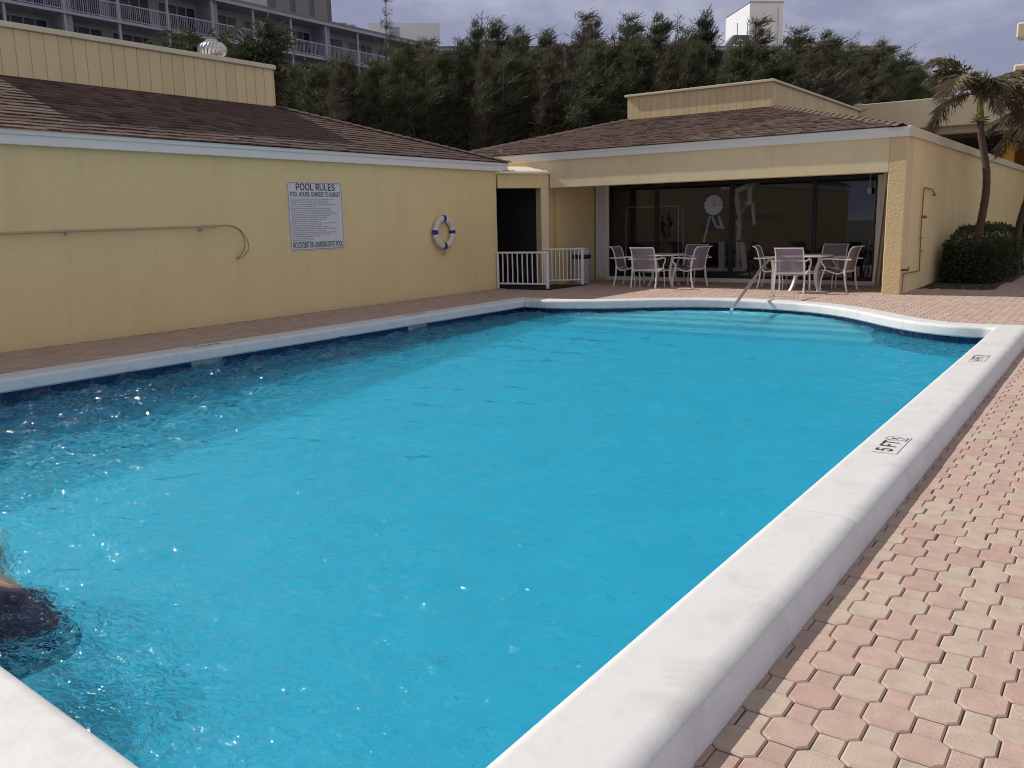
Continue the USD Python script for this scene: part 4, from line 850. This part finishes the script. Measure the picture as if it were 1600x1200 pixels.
# ------------------------------------------------------------------ vegetation
def blades(C, D, Wd, L, droop=0.0):
    """n narrow kite leaves: base C, direction D (unit), width Wd, length L; two triangles each"""
    n = len(C); up = rng.normal(size=(n, 3)); s = np.cross(D, up); s /= np.linalg.norm(s, axis=1, keepdims=True)
    mid = C + D*(L*.45)[:, None]; tip = C + D*L[:, None] + np.array([0, 0, -1])*(droop*L)[:, None] if np.ndim(droop) else C + D*L[:, None] - np.array([0, 0, droop])*L[:, None]
    v = np.stack([C, mid+s*(Wd/2)[:, None], tip, mid-s*(Wd/2)[:, None]], 1).reshape(-1, 3); k = np.arange(n)*4
    return v, np.vstack([np.c_[k, k+1, k+2], np.c_[k, k+2, k+3]])
def norm(a): return a/np.linalg.norm(a, axis=-1, keepdims=True)
def casuarina(label, loc, mat, h=11.0, width=1.6, nb=120, tufts=46, base=.06, thin=False, leaders=3, seed=0, wind=.45):
    global rng
    keep = rng; rng = np.random.default_rng(100+seed)
    t = thing('casuarina_tree', label, 'tree', loc, 0, 'wind blown casuarina trees behind the pool buildings')
    tr = MB(); lead = []
    main = np.array([[0.0, 0, 0], [.05, .02, h*.3], [.14, -.03, h*.6], [.30, 0, h*.95]]); lead.append(spline(main, 20))
    tr.tube(lead[0], np.linspace(.13, .012, 20), 7)
    for k in range(leaders-1):
        a = rng.uniform(0, 6.28); z0 = h*rng.uniform(.25, .5); p0 = lead[0][int(19*z0/h)]; r = width*rng.uniform(.25, .85); top = h*rng.uniform(.66, .95)
        c = spline([p0, p0+[r*.6*math.cos(a), r*.6*math.sin(a), (top-z0)*.4], np.array([r*math.cos(a)+.25, r*math.sin(a), top])], 14); lead.append(c); tr.tube(c, np.linspace(.06, .01, 14), 6)
    Cs, Ds, Ls, Ws = [], [], [], []
    for b_ in range(nb):
        ld = lead[0] if rng.random() < .55 else lead[rng.integers(len(lead))]
        u = rng.beta(1.25, 1.05); zz = (ld[0][2]+.06*h)+(ld[-1][2]*.985-ld[0][2]-.06*h)*u; zz = max(zz, base*h); p = ld[min(len(ld)-1, np.searchsorted(ld[:, 2], zz))]
        a = rng.uniform(0, 6.28); frac = zz/ld[-1][2]; ln = (width if ld is lead[0] else width*.7)*max(.04, 1.02-frac)**.68*rng.uniform(.5, 1.15)+.09
        d = norm(np.array([math.cos(a)+wind*.5, math.sin(a), rng.uniform(.35, 1.0)])); e = p+d*ln+np.array([wind*.25*ln, 0, 0])
        tr.tube([p, p+(e-p)*.5+[0, 0, .05], e], [.016, .011, .004], 4, cap=False)
        nt = max(6, int(2.6*tufts*(.4+ln/width*.6)*(.45 if thin else 1)*min(1, max(.22, ln/.55))))
        q = rng.beta(1.5, .9, nt); c = p+(e-p)*q[:, None]+rng.normal(0, .08+.05*ln, (nt, 3))
        dd = norm(rng.normal(0, .42, (nt, 3))+d*.35+np.array([wind*1.1, 0, .62])); Cs.append(c); Ds.append(dd); Ls.append(rng.uniform(.22, .60, nt)*min(1, max(.5, ln/.55))); Ws.append(rng.uniform(.016, .036, nt))
    C, D, L, Wd = np.vstack(Cs), np.vstack(Ds), np.concatenate(Ls), np.concatenate(Ws)
    v, f = blades(C, D, Wd, L, .12)
    obj('trunk', tr, 'bark', t); obj('crown', (v, f), mat, t)
    rng = keep
    return t
trees = [ # px column of the top, px row of the top, distance y, look, prototype, label
    (470, 112, 33, 0, 'bright green bushy casuarina just right of the pool house roof box'),
    (545, 100, 36, 2, 'low green casuarina in front of the lower hotel balconies'),
    (602, -6, 38, 3, 'tall sparse casuarina with a bare thin stem rising above the others'),
    (650, 66, 40, 1, 'brownish casuarina in front of the corner where the hotel turns'),
    (700, 92, 37, 1, 'short brown casuarina below the white rooftop block'),
    (742, 34, 41, 0, 'green casuarina with a single tall tip left of the centre sky'),
    (768, 33, 39, 2, 'leafy casuarina with twin tips over the roof valley'),
    (802, 44, 42, 0, 'rounded casuarina right of the twin tipped one'),
    (852, 50, 40, 2, 'dark casuarina with a notched top above the pavilion roof'),
    (907, 20, 41, 1, 'brown casuarina with a feathery open top above the pavilion roof left of its box'),
    (938, 34, 39, 1, 'dull brown casuarina left of the tallest central clump'),
    (978, 22, 42, 0, 'tallest dense green casuarina of the central clump'),
    (1026, 26, 40, 0, 'green casuarina at the right edge of the central clump'),
    (1068, 44, 41, 2, 'fresh green casuarina above the left end of the pavilion roof box'),
    (1112, 20, 40, 2, 'casuarina with a lone high tip left of the white stair tower'),
    (1178, 30, 42, 1, 'casuarina rising in front of the white stair tower'),
    (1205, 96, 36, 4, 'bright yellowish casuarina in front of the stair tower base'),
    (1243, 42, 41, 0, 'ragged casuarina just right of the white stair tower'),
    (1287, 52, 42, 0, 'grey green casuarina second to the right of the stair tower'),
    (1330, 66, 41, 2, 'casuarina above the white car roof on the garage'),
    (1368, 66, 42, 0, 'dense casuarina right of the one above the white car'),
    (1406, 82, 43, 0, 'drooping casuarina left of the last two trees by the palm'),
    (1434, 98, 44, 2, 'small casuarina next to last before the palm'),
    (1460, 116, 45, 0, 'smallest casuarina at the right end of the row by the palm')]
protos = {}
spec = {0: ('needle_green', dict(width=1.75, nb=340, tufts=40, leaders=9)), 1: ('needle_brown', dict(width=1.7, nb=320, tufts=36, leaders=9)), 2: ('needle_green', dict(width=1.85, nb=340, tufts=38, leaders=8)), 3: ('needle_brown', dict(width=1.15, nb=100, tufts=30, thin=True, leaders=1)), 4: ('needle_bright', dict(width=1.5, nb=160, tufts=46, leaders=3))}
def set_scale(prim, s):
    UsdGeom.Xformable(prim).AddScaleOp().Set(Gf.Vec3f(*s))
def plant_tree(kind, x, y, h, lb, rz=0):
    mat, kw = spec[kind]
    if kind not in protos:
        t = casuarina(lb, (x, y, -.04), mat, 11.0, seed=kind, **kw); protos[kind] = t
        set_scale(t, (1, 1, h/11.0))
    else:
        hsh = math.sin(x*12.9898+y*78.233)*43758.5453; hsh -= math.floor(hsh); t = copy_of(protos[kind], (x, y, -.04), rz+(hsh-.5)*1.6, lb); set_scale(t, (.85+.6*hsh, .85+.6*hsh, h/11.0))
for k, (px, py, Y_, kind, lb) in enumerate(trees):
    if px > 1300: Y_ += 17
    p = Yp(px, py, Y_); s = p[2]
    plant_tree(kind, p[0]-.28, Y_, s/0.97, lb, [0, .5, -.4, .25, -.2, .7][k % 6])
front = [(442, 120, 31, 2), (462, 108, 34, 0), (484, 104, 32, 2), (508, 98, 34, 0), (528, 100, 31, 1), (552, 94, 34, 2), (574, 100, 32, 0), (590, 104, 35, 1), (618, 96, 33, 2), (634, 84, 35, 0), (662, 76, 36, 1), (684, 98, 34, 2), (712, 96, 35, 1), (728, 80, 36, 0), (758, 90, 34, 1), (790, 100, 35, 2), (826, 95, 36, 0), (864, 90, 35, 1), (884, 84, 36, 1), (922, 80, 35, 0), (960, 84, 36, 1), (1000, 78, 36, 2), (1044, 84, 35, 1), (1088, 84, 36, 0), (1140, 92, 37, 1), (1158, 80, 36, 0), (1226, 92, 37, 2), (1266, 86, 37, 1), (1304, 92, 56, 0), (1348, 96, 56, 1), (1388, 104, 57, 2), (1424, 122, 58, 0)]
ordn = 'first second third fourth fifth sixth seventh eighth ninth tenth eleventh twelfth thirteenth fourteenth fifteenth sixteenth'.split()
for k, (px, py, Y_, kind) in enumerate(front):
    p = Yp(px, py-(16 if px > 600 else 6), Y_); side = 'left' if k < 16 else 'right'
    plant_tree(kind, p[0]-.28, Y_, p[2]/.97, f'shorter casuarina of the shaded front row, {ordn[k if k < 16 else len(front)-1-k]} from its {side} end', [.3, -.5, .9, 0][k % 4])

# plants on the slope behind the pool house box
def tuft_plant(label, x, y, z_top, w_, n, mat, seed):
    global rng
    keep = rng; rng = np.random.default_rng(seed)
    t = thing('bamboo_clump', label, 'plant', (x, y, -.04))
    tr = MB(); C, D = [], []
    for k in range(7):
        a = rng.uniform(0, 6.28); tip = np.array([w_*.7*math.cos(a)+.15, w_*.7*math.sin(a), z_top*rng.uniform(.86, 1.0)]); c = spline([(0, 0, 0), (tip[0]*.3, tip[1]*.3, z_top*.55), tip], 14); tr.tube(c, np.linspace(.03, .006, 14), 5)
        idx = rng.integers(6, 14, n//7); C.append(c[idx]+rng.normal(0, .12, (n//7, 3))); D.append(norm(rng.normal(0, .6, (n//7, 3))+[.5, 0, .25]))
    C, D = np.vstack(C), np.vstack(D); L = rng.uniform(.25, .5, len(C)); v, f = blades(C, D, rng.uniform(.04, .07, len(C)), L, .25)
    obj('stem', tr, 'bark', t); obj('foliage', (v, f), mat, t); rng = keep
for i, (px, py, Y_, w_, n, mat, lb) in enumerate(((272, 58, -17.5, .35, 700, 'needle_bright', 'small leafy shrub showing above the box roof left of the turbine vent'), (338, 32, -17.5, .25, 500, 'needle_green', 'thin upright plant rising just behind the turbine vent'), (378, 52, -17.3, .6, 1500, 'needle_bright', 'bushy arching plant right of the turbine vent'), (405, 48, -17.5, .5, 1200, 'needle_brown', 'brown tinged plant at the right end of the box roof'))):
    p = Xp(px, py, Y_); tuft_plant(lb, p[0], p[1], p[2], w_, n, mat, 50+i)

# palms
def palm(label, loc, pts_, crown, seed, shaft_r=.075, nf=13, wind=(.55, 0, -.05), fl=1.42):
    global rng
    keep = rng; rng = np.random.default_rng(seed)
    t = thing('palm_tree', label, 'palm', loc); o = np.array(loc, float)
    c = spline(np.array(pts_)-o, 40); rad = np.interp(np.linspace(0, 1, 40), [0, .1, .8, 1], [.115, .088, .072, .068])*(1+.04*np.sin(np.arange(40)*2.4))
    obj('trunk', MB().tube(c, rad, 10), 'palm_bark', t, smooth=50)
    top = np.array(crown)-o; base_ = c[-1]
    obj('crownshaft', MB().tube(spline([base_-[0, 0, .02], base_+(top-base_)*.5, top], 10), np.linspace(.078, .05, 10), 10), 'palm_shaft', t, smooth=50)
    for k in range(nf):
        az = k*2.399+rng.uniform(-.2, .2); el = math.radians([56, 44, 34, 22, 50, 38][k % 6]+rng.uniform(-6, 6)); L_ = fl*rng.uniform(.85, 1.12)
        d = np.array([math.cos(az)*math.cos(el), math.sin(az)*math.cos(el), math.sin(el)]); n = 18; p = top.copy(); P = [p.copy()]
        for i in range(n-1):
            d = norm(d+np.array([wind[0], wind[1], wind[2]])*.05+np.array([0, 0, -.078-.010*i*.6])); p = p+d*L_/(n-1); P.append(p.copy())
        P = np.array(P); fr = obj('frond', MB().tube(P, np.linspace(.017, .004, n), 5), 'palm_shaft' if k % 4 == 0 else 'palm_frond', t)
        C, D, L = [], [], []
        T_ = norm(np.gradient(P, axis=0))
        for i in range(3, n):
            s = norm(np.cross(T_[i], [0, 0, 1.])); 
            for q in range(6):
                for sg_ in (-1, 1):
                    C.append(P[i]-T_[i]*rng.uniform(0, L_/(n-1))); D.append(norm(s*sg_*rng.uniform(.5, 1.05)+T_[i]*.8+np.array([wind[0]*.35, 0, -.2])+rng.normal(0, .24, 3))); L.append((.34*math.sin(math.pi*(.12+.85*i/n))+.10)*rng.uniform(.7, 1.15))
        C, D, L = np.array(C), np.array(D), np.array(L); v, f = blades(C, D, rng.uniform(.016, .030, len(C)), L, .22)
        obj('leaflets', (v, f), 'palm_frond', fr)
    C = np.repeat(top[None], 110, 0)+rng.normal(0, .03, (110, 3)); D = norm(np.c_[rng.normal(.0, .36, 110), rng.normal(0, .36, 110), np.ones(110)]); v, f = blades(C, D, rng.uniform(.025, .05, 110), rng.uniform(.3, .6, 110), .05); obj('young_leaves', (v, f), 'palm_spear', t)
    C = np.repeat((top*.0+base_)[None], 60, 0)+rng.normal(0, .03, (60, 3)); D = norm(np.c_[rng.normal(0, 1, 60), rng.normal(0, 1, 60), rng.normal(.1, .5, 60)]); v, f = blades(C, D, np.full(60, .018), rng.uniform(.12, .30, 60), .1); obj('flower_stalks', (v, f), 'palm_spear', t)
    rng = keep
PYP = 21.4
palm('leaning palm with dry brown fronds rising from the hedge by the pavilion wall', (-2.68, PYP, 0), [(-2.68, PYP, 0), Yp(1531, 355, PYP), Yp(1540, 305, PYP), Yp(1541.5, 270, PYP), Yp(1536, 230, PYP), Yp(1532, 188, PYP)], Yp(1531, 148, PYP), 21)
PY2 = 24.5
palm('second palm at the right edge of the picture with hanging dry fronds', (Yp(1588, 430, PY2)[0], PY2, 0), [np.r_[Yp(1588, 430, PY2)[:2], 0], Yp(1592, 355, PY2), Yp(1602, 320, PY2), Yp(1618, 270, PY2), Yp(1622, 235, PY2)], Yp(1624, 205, PY2), 33)

# hedge
hg = thing('hedge', 'clipped dark green hedge in the bed along the pavilion side wall', 'hedge', (-2.86, 23.75, 0))
def hedge_blob(n, sc):
    th, z = rng.uniform(0, 2*math.pi, n), rng.uniform(0, 1, n); e = np.abs(np.cos(th))**.55*np.sign(np.cos(th)), np.abs(np.sin(th))**.55*np.sign(np.sin(th)); 
    r = np.where(z > .80, rng.uniform(0, 1, n)**.5, 1.0)
    return np.c_[e[0]*.64*sc*r*(1-.10*z), e[1]*2.75*sc*r, .05+np.where(z > .80, 1.12*(1-.28*r**4), z/.80*.82)]
C = hedge_blob(15000, 1.0); C += rng.normal(0, .03, C.shape); bump_ = (meshkit.fbm(C*2.2, 3, 9)-.5)*.28; C[:, 2] += bump_*C[:, 2]; C[:, 0] += bump_*.5*np.sign(C[:, 0])
D = norm(np.c_[C[:, 0]*1.2, C[:, 1]*.25, C[:, 2]-.4]+rng.normal(0, .5, C.shape)); v, f = blades(C-D*.03, D, rng.uniform(.022, .042, len(C)), rng.uniform(.05, .10, len(C)), 0.1)
obj('foliage', (v, f), 'hedge_leaf', hg)
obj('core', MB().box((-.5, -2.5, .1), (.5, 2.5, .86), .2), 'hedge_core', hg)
lt = rng.uniform(0, 1, (260, 2)); C = np.c_[-3.45+lt[:, 0]*1.3, 19.5+lt[:, 1]*1.0, np.full(260, .006)]; v, f = blades(C, norm(np.c_[rng.normal(0, 1, (260, 2)), rng.uniform(.05, .3, 260)]), rng.uniform(.02, .04, 260), rng.uniform(.04, .09, 260))
obj('leaf_litter', (v, f), 'needle_brown', kind='stuff', label='dry leaf litter on the soil in front of the hedge', cat='leaf litter')

# ------------------------------------------------------------------ hotel behind the trees
def hotel(name, label, O, u, n, L, z_top, floors, fh, first_partition, bay=3.5, depth=9.0, z_low=0.0, skip=None):
    """O: base point of the facade line, u along, n outwards"""
    t = thing(name, label, 'hotel'); O, u, n = (np.array(k, float) for k in (O, u, n)); up = np.array([0, 0, 1.])
    def bx(mb, s0, s1, d0, d1, z0, z1): return mb.obox(O+u*(s0+s1)/2+n*(d0+d1)/2+up*(z0+z1)/2, u*(s1-s0)/2, n*(d1-d0)/2, up*(z1-z0)/2)
    obj('main_wall', bx(MB(), 0, L, -depth, -1.5, 0, z_top-.4), 'hotel_wall', t)
    obj('roof', bx(MB(), -.2, L+.2, -depth-.1, .25, z_top-.12, z_top), 'hotel_roof', t)
    obj('roof_fascia', bx(MB(), -.2, L+.2, -1.55, .2, z_top-.38, z_top-.121), 'hotel_trim', t)
    parts_ = np.arange(first_partition, L+.1, bay*3); parts_ = np.r_[np.arange(first_partition-bay*3, -.1, -bay*3)[::-1], parts_]
    for k in range(floors):
        z0 = z_top-.38-(k+1)*fh+.0; z1 = z0+fh
        sl = obj('balcony_slab', bx(MB(), -.1, L+.1, -1.499, .12, z0-.17, z0), 'hotel_trim', t)
        for s in np.arange(parts_[0], L, bay):
            ispart = np.min(np.abs(parts_-s)) < .1; zt = z1-.172 if k else z1-.002
            if s < -.5 or s > L: continue
            if ispart: obj('partition', bx(MB(), s-.10, s+.55, -1.498, -.12, z0+.002, zt), 'hotel_wall', t)
            obj('post', bx(MB(), s-.07, s+.07, -.115, .05, z0+.002, zt), 'hotel_trim', t)
            a, e = s+(.75 if ispart else .35), s+bay-.3
            if e > L: continue
            wdw = obj('window', bx(bx(bx(bx(MB(), a, e, -1.499, -1.46, z0+.01, z0+.09), a, e, -1.499, -1.46, z0+2.0, z0+2.08), a, a+.05, -1.499, -1.465, z0+.08, z0+2.02), e-.05, e, -1.499, -1.465, z0+.08, z0+2.02), 'hotel_trim', t)
            npn = 4 if not ispart else 3; pwid = (e-a)/npn
            for i in range(npn):
                obj('pane', bx(MB(), a+i*pwid+.06, a+(i+1)*pwid-.06, -1.4985, -1.485, z0+.0905, z0+1.9995), 'hotel_glass', wdw)
            m = bx(bx(MB(), s+.075, s+bay-.075, -.02, .04, z0+.98, z0+1.04), s+.075, s+bay-.075, -.01, .03, z0+.08, z0+.12)
            q = s+.14; i = 0
            while q < s+bay-.1:
                wq = .035 if i % 8 == 0 else .017; bx(m, q-wq/2, q+wq/2, 0, .022, z0+.121, z0+.979); q += .135; i += 1
            obj('balcony_railing', m, 'hotel_rail', t)
    return t, bx
hw, bx = hotel('hotel_wing', 'long grey balconied hotel wing at upper left behind the pool house', (-53.2, 12, 0), (0, 1, 0), (1, 0, 0), 53.0, 17.28, 4, 2.45, 17.7)
obj('penthouse', bx(MB(), 34.6, 41.2, -9, -1.8, 17.281, 20.6), 'dark_panel', hw, label='dark grey louvred plant room on the hotel roof')
pn_ = bx(MB(), 34.595, 34.62, -9, -1.78, 17.29, 20.6); obj('penthouse_side', pn_, 'hotel_wall', hw)
for k in range(3): obj('louvre_panel', bx(MB(), 35.4+k*1.95, 36.8+k*1.95, -1.799, -1.76, 17.7, 20.2), 'hotel_roof', hw)
for s in (42.2, 43.2): obj('roof_fan', MB().tube([np.array([-54.8, 12+s, 17.28]), np.array([-54.8, 12+s, 17.85])], .38, 12), 'hotel_trim', hw)
HU, HN = np.array([.7475, .6643, 0]), np.array([.6643, -.7475, 0]); HO = np.array([-53.1, 65.1, 0])
def Hp(px, py, d=0.0):
    """where the ray through a pixel meets the plane d in front of the hotel block's facade; returns (metres along, height)"""
    r = ray(px, py); o = HO+HN*d; t = ((o-EYE) @ HN)/(r @ HN); p = EYE+r*t; return (p-HO) @ HU, p[2]
ZH = Hp(1000, 72.5)[1]
hc, bx2 = hotel('hotel_block', 'grey hotel block across the background behind the trees', HO, HU, HN, 44.0, ZH, 4, 2.45, 3.0)
(a0_, z0_), (a1_, z1_), (a2_, _) = Hp(620, 62, -3), Hp(653, 36, -1), Hp(687, 46, -1)
obj('rooftop_block', bx2(MB(), a1_-4.5, a2_, -9, -1, ZH+.001, z1_), 'block_white', hc, label='white rooftop block above the hotel corner')
obj('rooftop_door', bx2(MB(), a1_-2.6, a1_-1.7, -.999, -.95, ZH+.01, ZH+1.9), 'hotel_trim', hc)
sE = Hp(1238, 85, 1.6)[0]
hr_, bx3 = hotel('hotel_annex', 'protruding right end of the hotel block behind the tree tops by the palm', HO+HU*sE+HN*1.75, HU, HN, Hp(1400, 75, 1.75)[0]-sE, Hp(1360, 73, 1.75)[1], 3, 2.45, 1.0)
obj('end_wall', bx3(MB(), -.25, -.01, -1.9, .1, 0, Hp(1360, 73, 1.75)[1]-.14), 'block_white', hr_)
stt = thing('stair_tower', 'white windowless stair tower with outside steps above the trees', 'tower')
tA, tz = Hp(1172, 3, -1.0); tB = Hp(1224, 5, -1.0)[0]
obj('shaft', bx2(MB(), tA, tB, -7.5, -1.0, ZH+.002, tz-.02), 'block_white', stt)
obj('parapet', bx2(MB(), tA-.08, tB+.08, -7.6, -.92, tz-.019, tz+.06), 'hotel_trim', stt)
obj('drain_pipe', bx2(MB(), tB-.45, tB-.25, -.999, -.9, ZH+.2, tz-.4), 'block_white', stt)
sT, sB = Hp(1150, 57, -1.5), Hp(1135, 73, -1.5); m = MB()
for k in range(6):
    q = (k+.5)/6; a = sB[0]+(sT[0]-sB[0])*q; z = ZH+.1+(sT[1]-ZH-.1)*q; bx2(m, a-.45, a+.45, -2.2, -1.2, z-.05, z+.05)
obj('outside_stair', m, 'hotel_trim', stt)
obj('landing', bx2(MB(), sT[0]-.3, tA-.01, -2.6, -1.1, sT[1]-.05, sT[1]+.06), 'hotel_roof', stt)
for a in (0.0, 1.0): obj('rail_post', bx2(MB(), sT[0]+a-.03, sT[0]+a+.03, -1.2, -1.14, sT[1]+.061, sT[1]+1.15), 'hotel_roof', stt)

# ------------------------------------------------------------------ parking garage, cars, corner tower
GYY = 39.2
gz1, gz0, gzs = 5.98, 4.86, 4.58
ga = thing('parking_garage', 'beige concrete parking deck with orange columns behind the pavilion', 'parking garage')
obj('parapet', MB().box((-11.5, GYY, gz0), (30, GYY+.35, gz1), .02), 'garage_concrete', ga)
obj('edge_beam', MB().box((-11.5, GYY+.28, gzs), (30, GYY+1.0, gz0-.002)), 'garage_concrete', ga)
obj('deck_slab', MB().box((-11.5, GYY+1.002, 4.45), (30, GYY+16, 4.75)), 'garage_dark', ga)
obj('lower_parapet', MB().box((-3.4, GYY, 1.5), (30, GYY+.35, 2.6), .02), 'garage_concrete', ga)
obj('lower_slab', MB().box((-11.5, GYY+.352, 1.2), (30, GYY+16, 1.45)), 'garage_dark', ga)
obj('back_wall', MB().box((-11.5, GYY+16.1, 0), (30, GYY+16.3, 4.75)), 'garage_dark', ga)
for xx_, yy_ in ((Yp(1577, 226, GYY+.75)[0], GYY+.75), (Yp(1594, 226, GYY+6)[0], GYY+6), (3.4, GYY+.75)): obj('column', MB().box((xx_-.21, yy_-.21, 1.46), (xx_+.21, yy_+.21, 4.44 if yy_ > GYY+1 else gzs-.002), .02), 'orange_paint', ga)
cl = Yp(1547, 226, GYY+6); obj('ceiling_lamp', MB().tube([cl+[0, 0, .0], cl+[0, 0, .10]], .16, 12), 'block_white', ga)
def car(label, x, y, z, mat, rz):
    t = thing('parked_car', label, 'car', (x, y, z), rz)
    sil = Polygon([(-2.2, .35), (-2.25, .75), (-2.1, .95), (-1.5, 1.0), (-.9, 1.42), (.55, 1.45), (1.15, 1.02), (2.1, .88), (2.25, .6), (2.2, .35)]).buffer(.05)
    m = MB().prism(sil, -.85, .85, rot_to(np.array([1., 0, 0]), np.array([0, 0, 1.]), np.array([0, -1., 0]), np.zeros(3))); obj('body', m, mat, t)
    g = Polygon([(-1.4, 1.03), (-.85, 1.38), (.5, 1.40), (1.0, 1.05)]); obj('side_window', MB().prism(g, -.865, .865, rot_to(np.array([1., 0, 0]), np.array([0, 0, 1.]), np.array([0, -1., 0]), np.zeros(3))), 'hotel_glass', t)
    for sx_ in (-1.35, 1.4):
        for sy in (-.8, .8): obj('wheel', MB().tube([(sx_, sy-.09, .32), (sx_, sy+.09, .32)], .32, 16), 'black', t)
    return t
cp = Yp(1332, 158, GYY+3.2); car('white car parked on the garage roof left of the palm', cp[0], GYY+3.2, 4.803, 'car_paint', 0)
cp2 = Yp(1562, 137, GYY+3.2); car('blue grey car parked on the garage roof behind the palm fronds', cp2[0], GYY+3.2, 4.803, 'car_blue', math.pi)
# deck the cars stand on
obj('roof_deck_surface', MB().box((-11.5, GYY+.352, 4.752), (30, GYY+16, 4.80)), 'garage_concrete', ga)
tw = thing('apartment_tower', 'cream apartment tower with stacked balconies at the top right corner', 'apartment tower')
tx = Yp(1596, 40, 80)[0]
obj('shaft', MB().box((tx+.3, 80, 0), (tx+22, 100, 60)), 'tower_cream', tw)
for k in range(6):
    z = 14.2+k*3.0-3; obj('balcony', MB().box((tx-.15, 78.6, z), (tx+14, 79.99, z+1.15), .12), 'tower_cream', tw)

# things the trees and building hide need nothing more; a wide low wall of ground cover keeps the horizon closed
obj('far_thicket', MB().box((-140, 120, 0), (120, 123, 5.5), .5), 'hedge_core', kind='stuff', label='dark far line of greenery closing the horizon', cat='greenery')
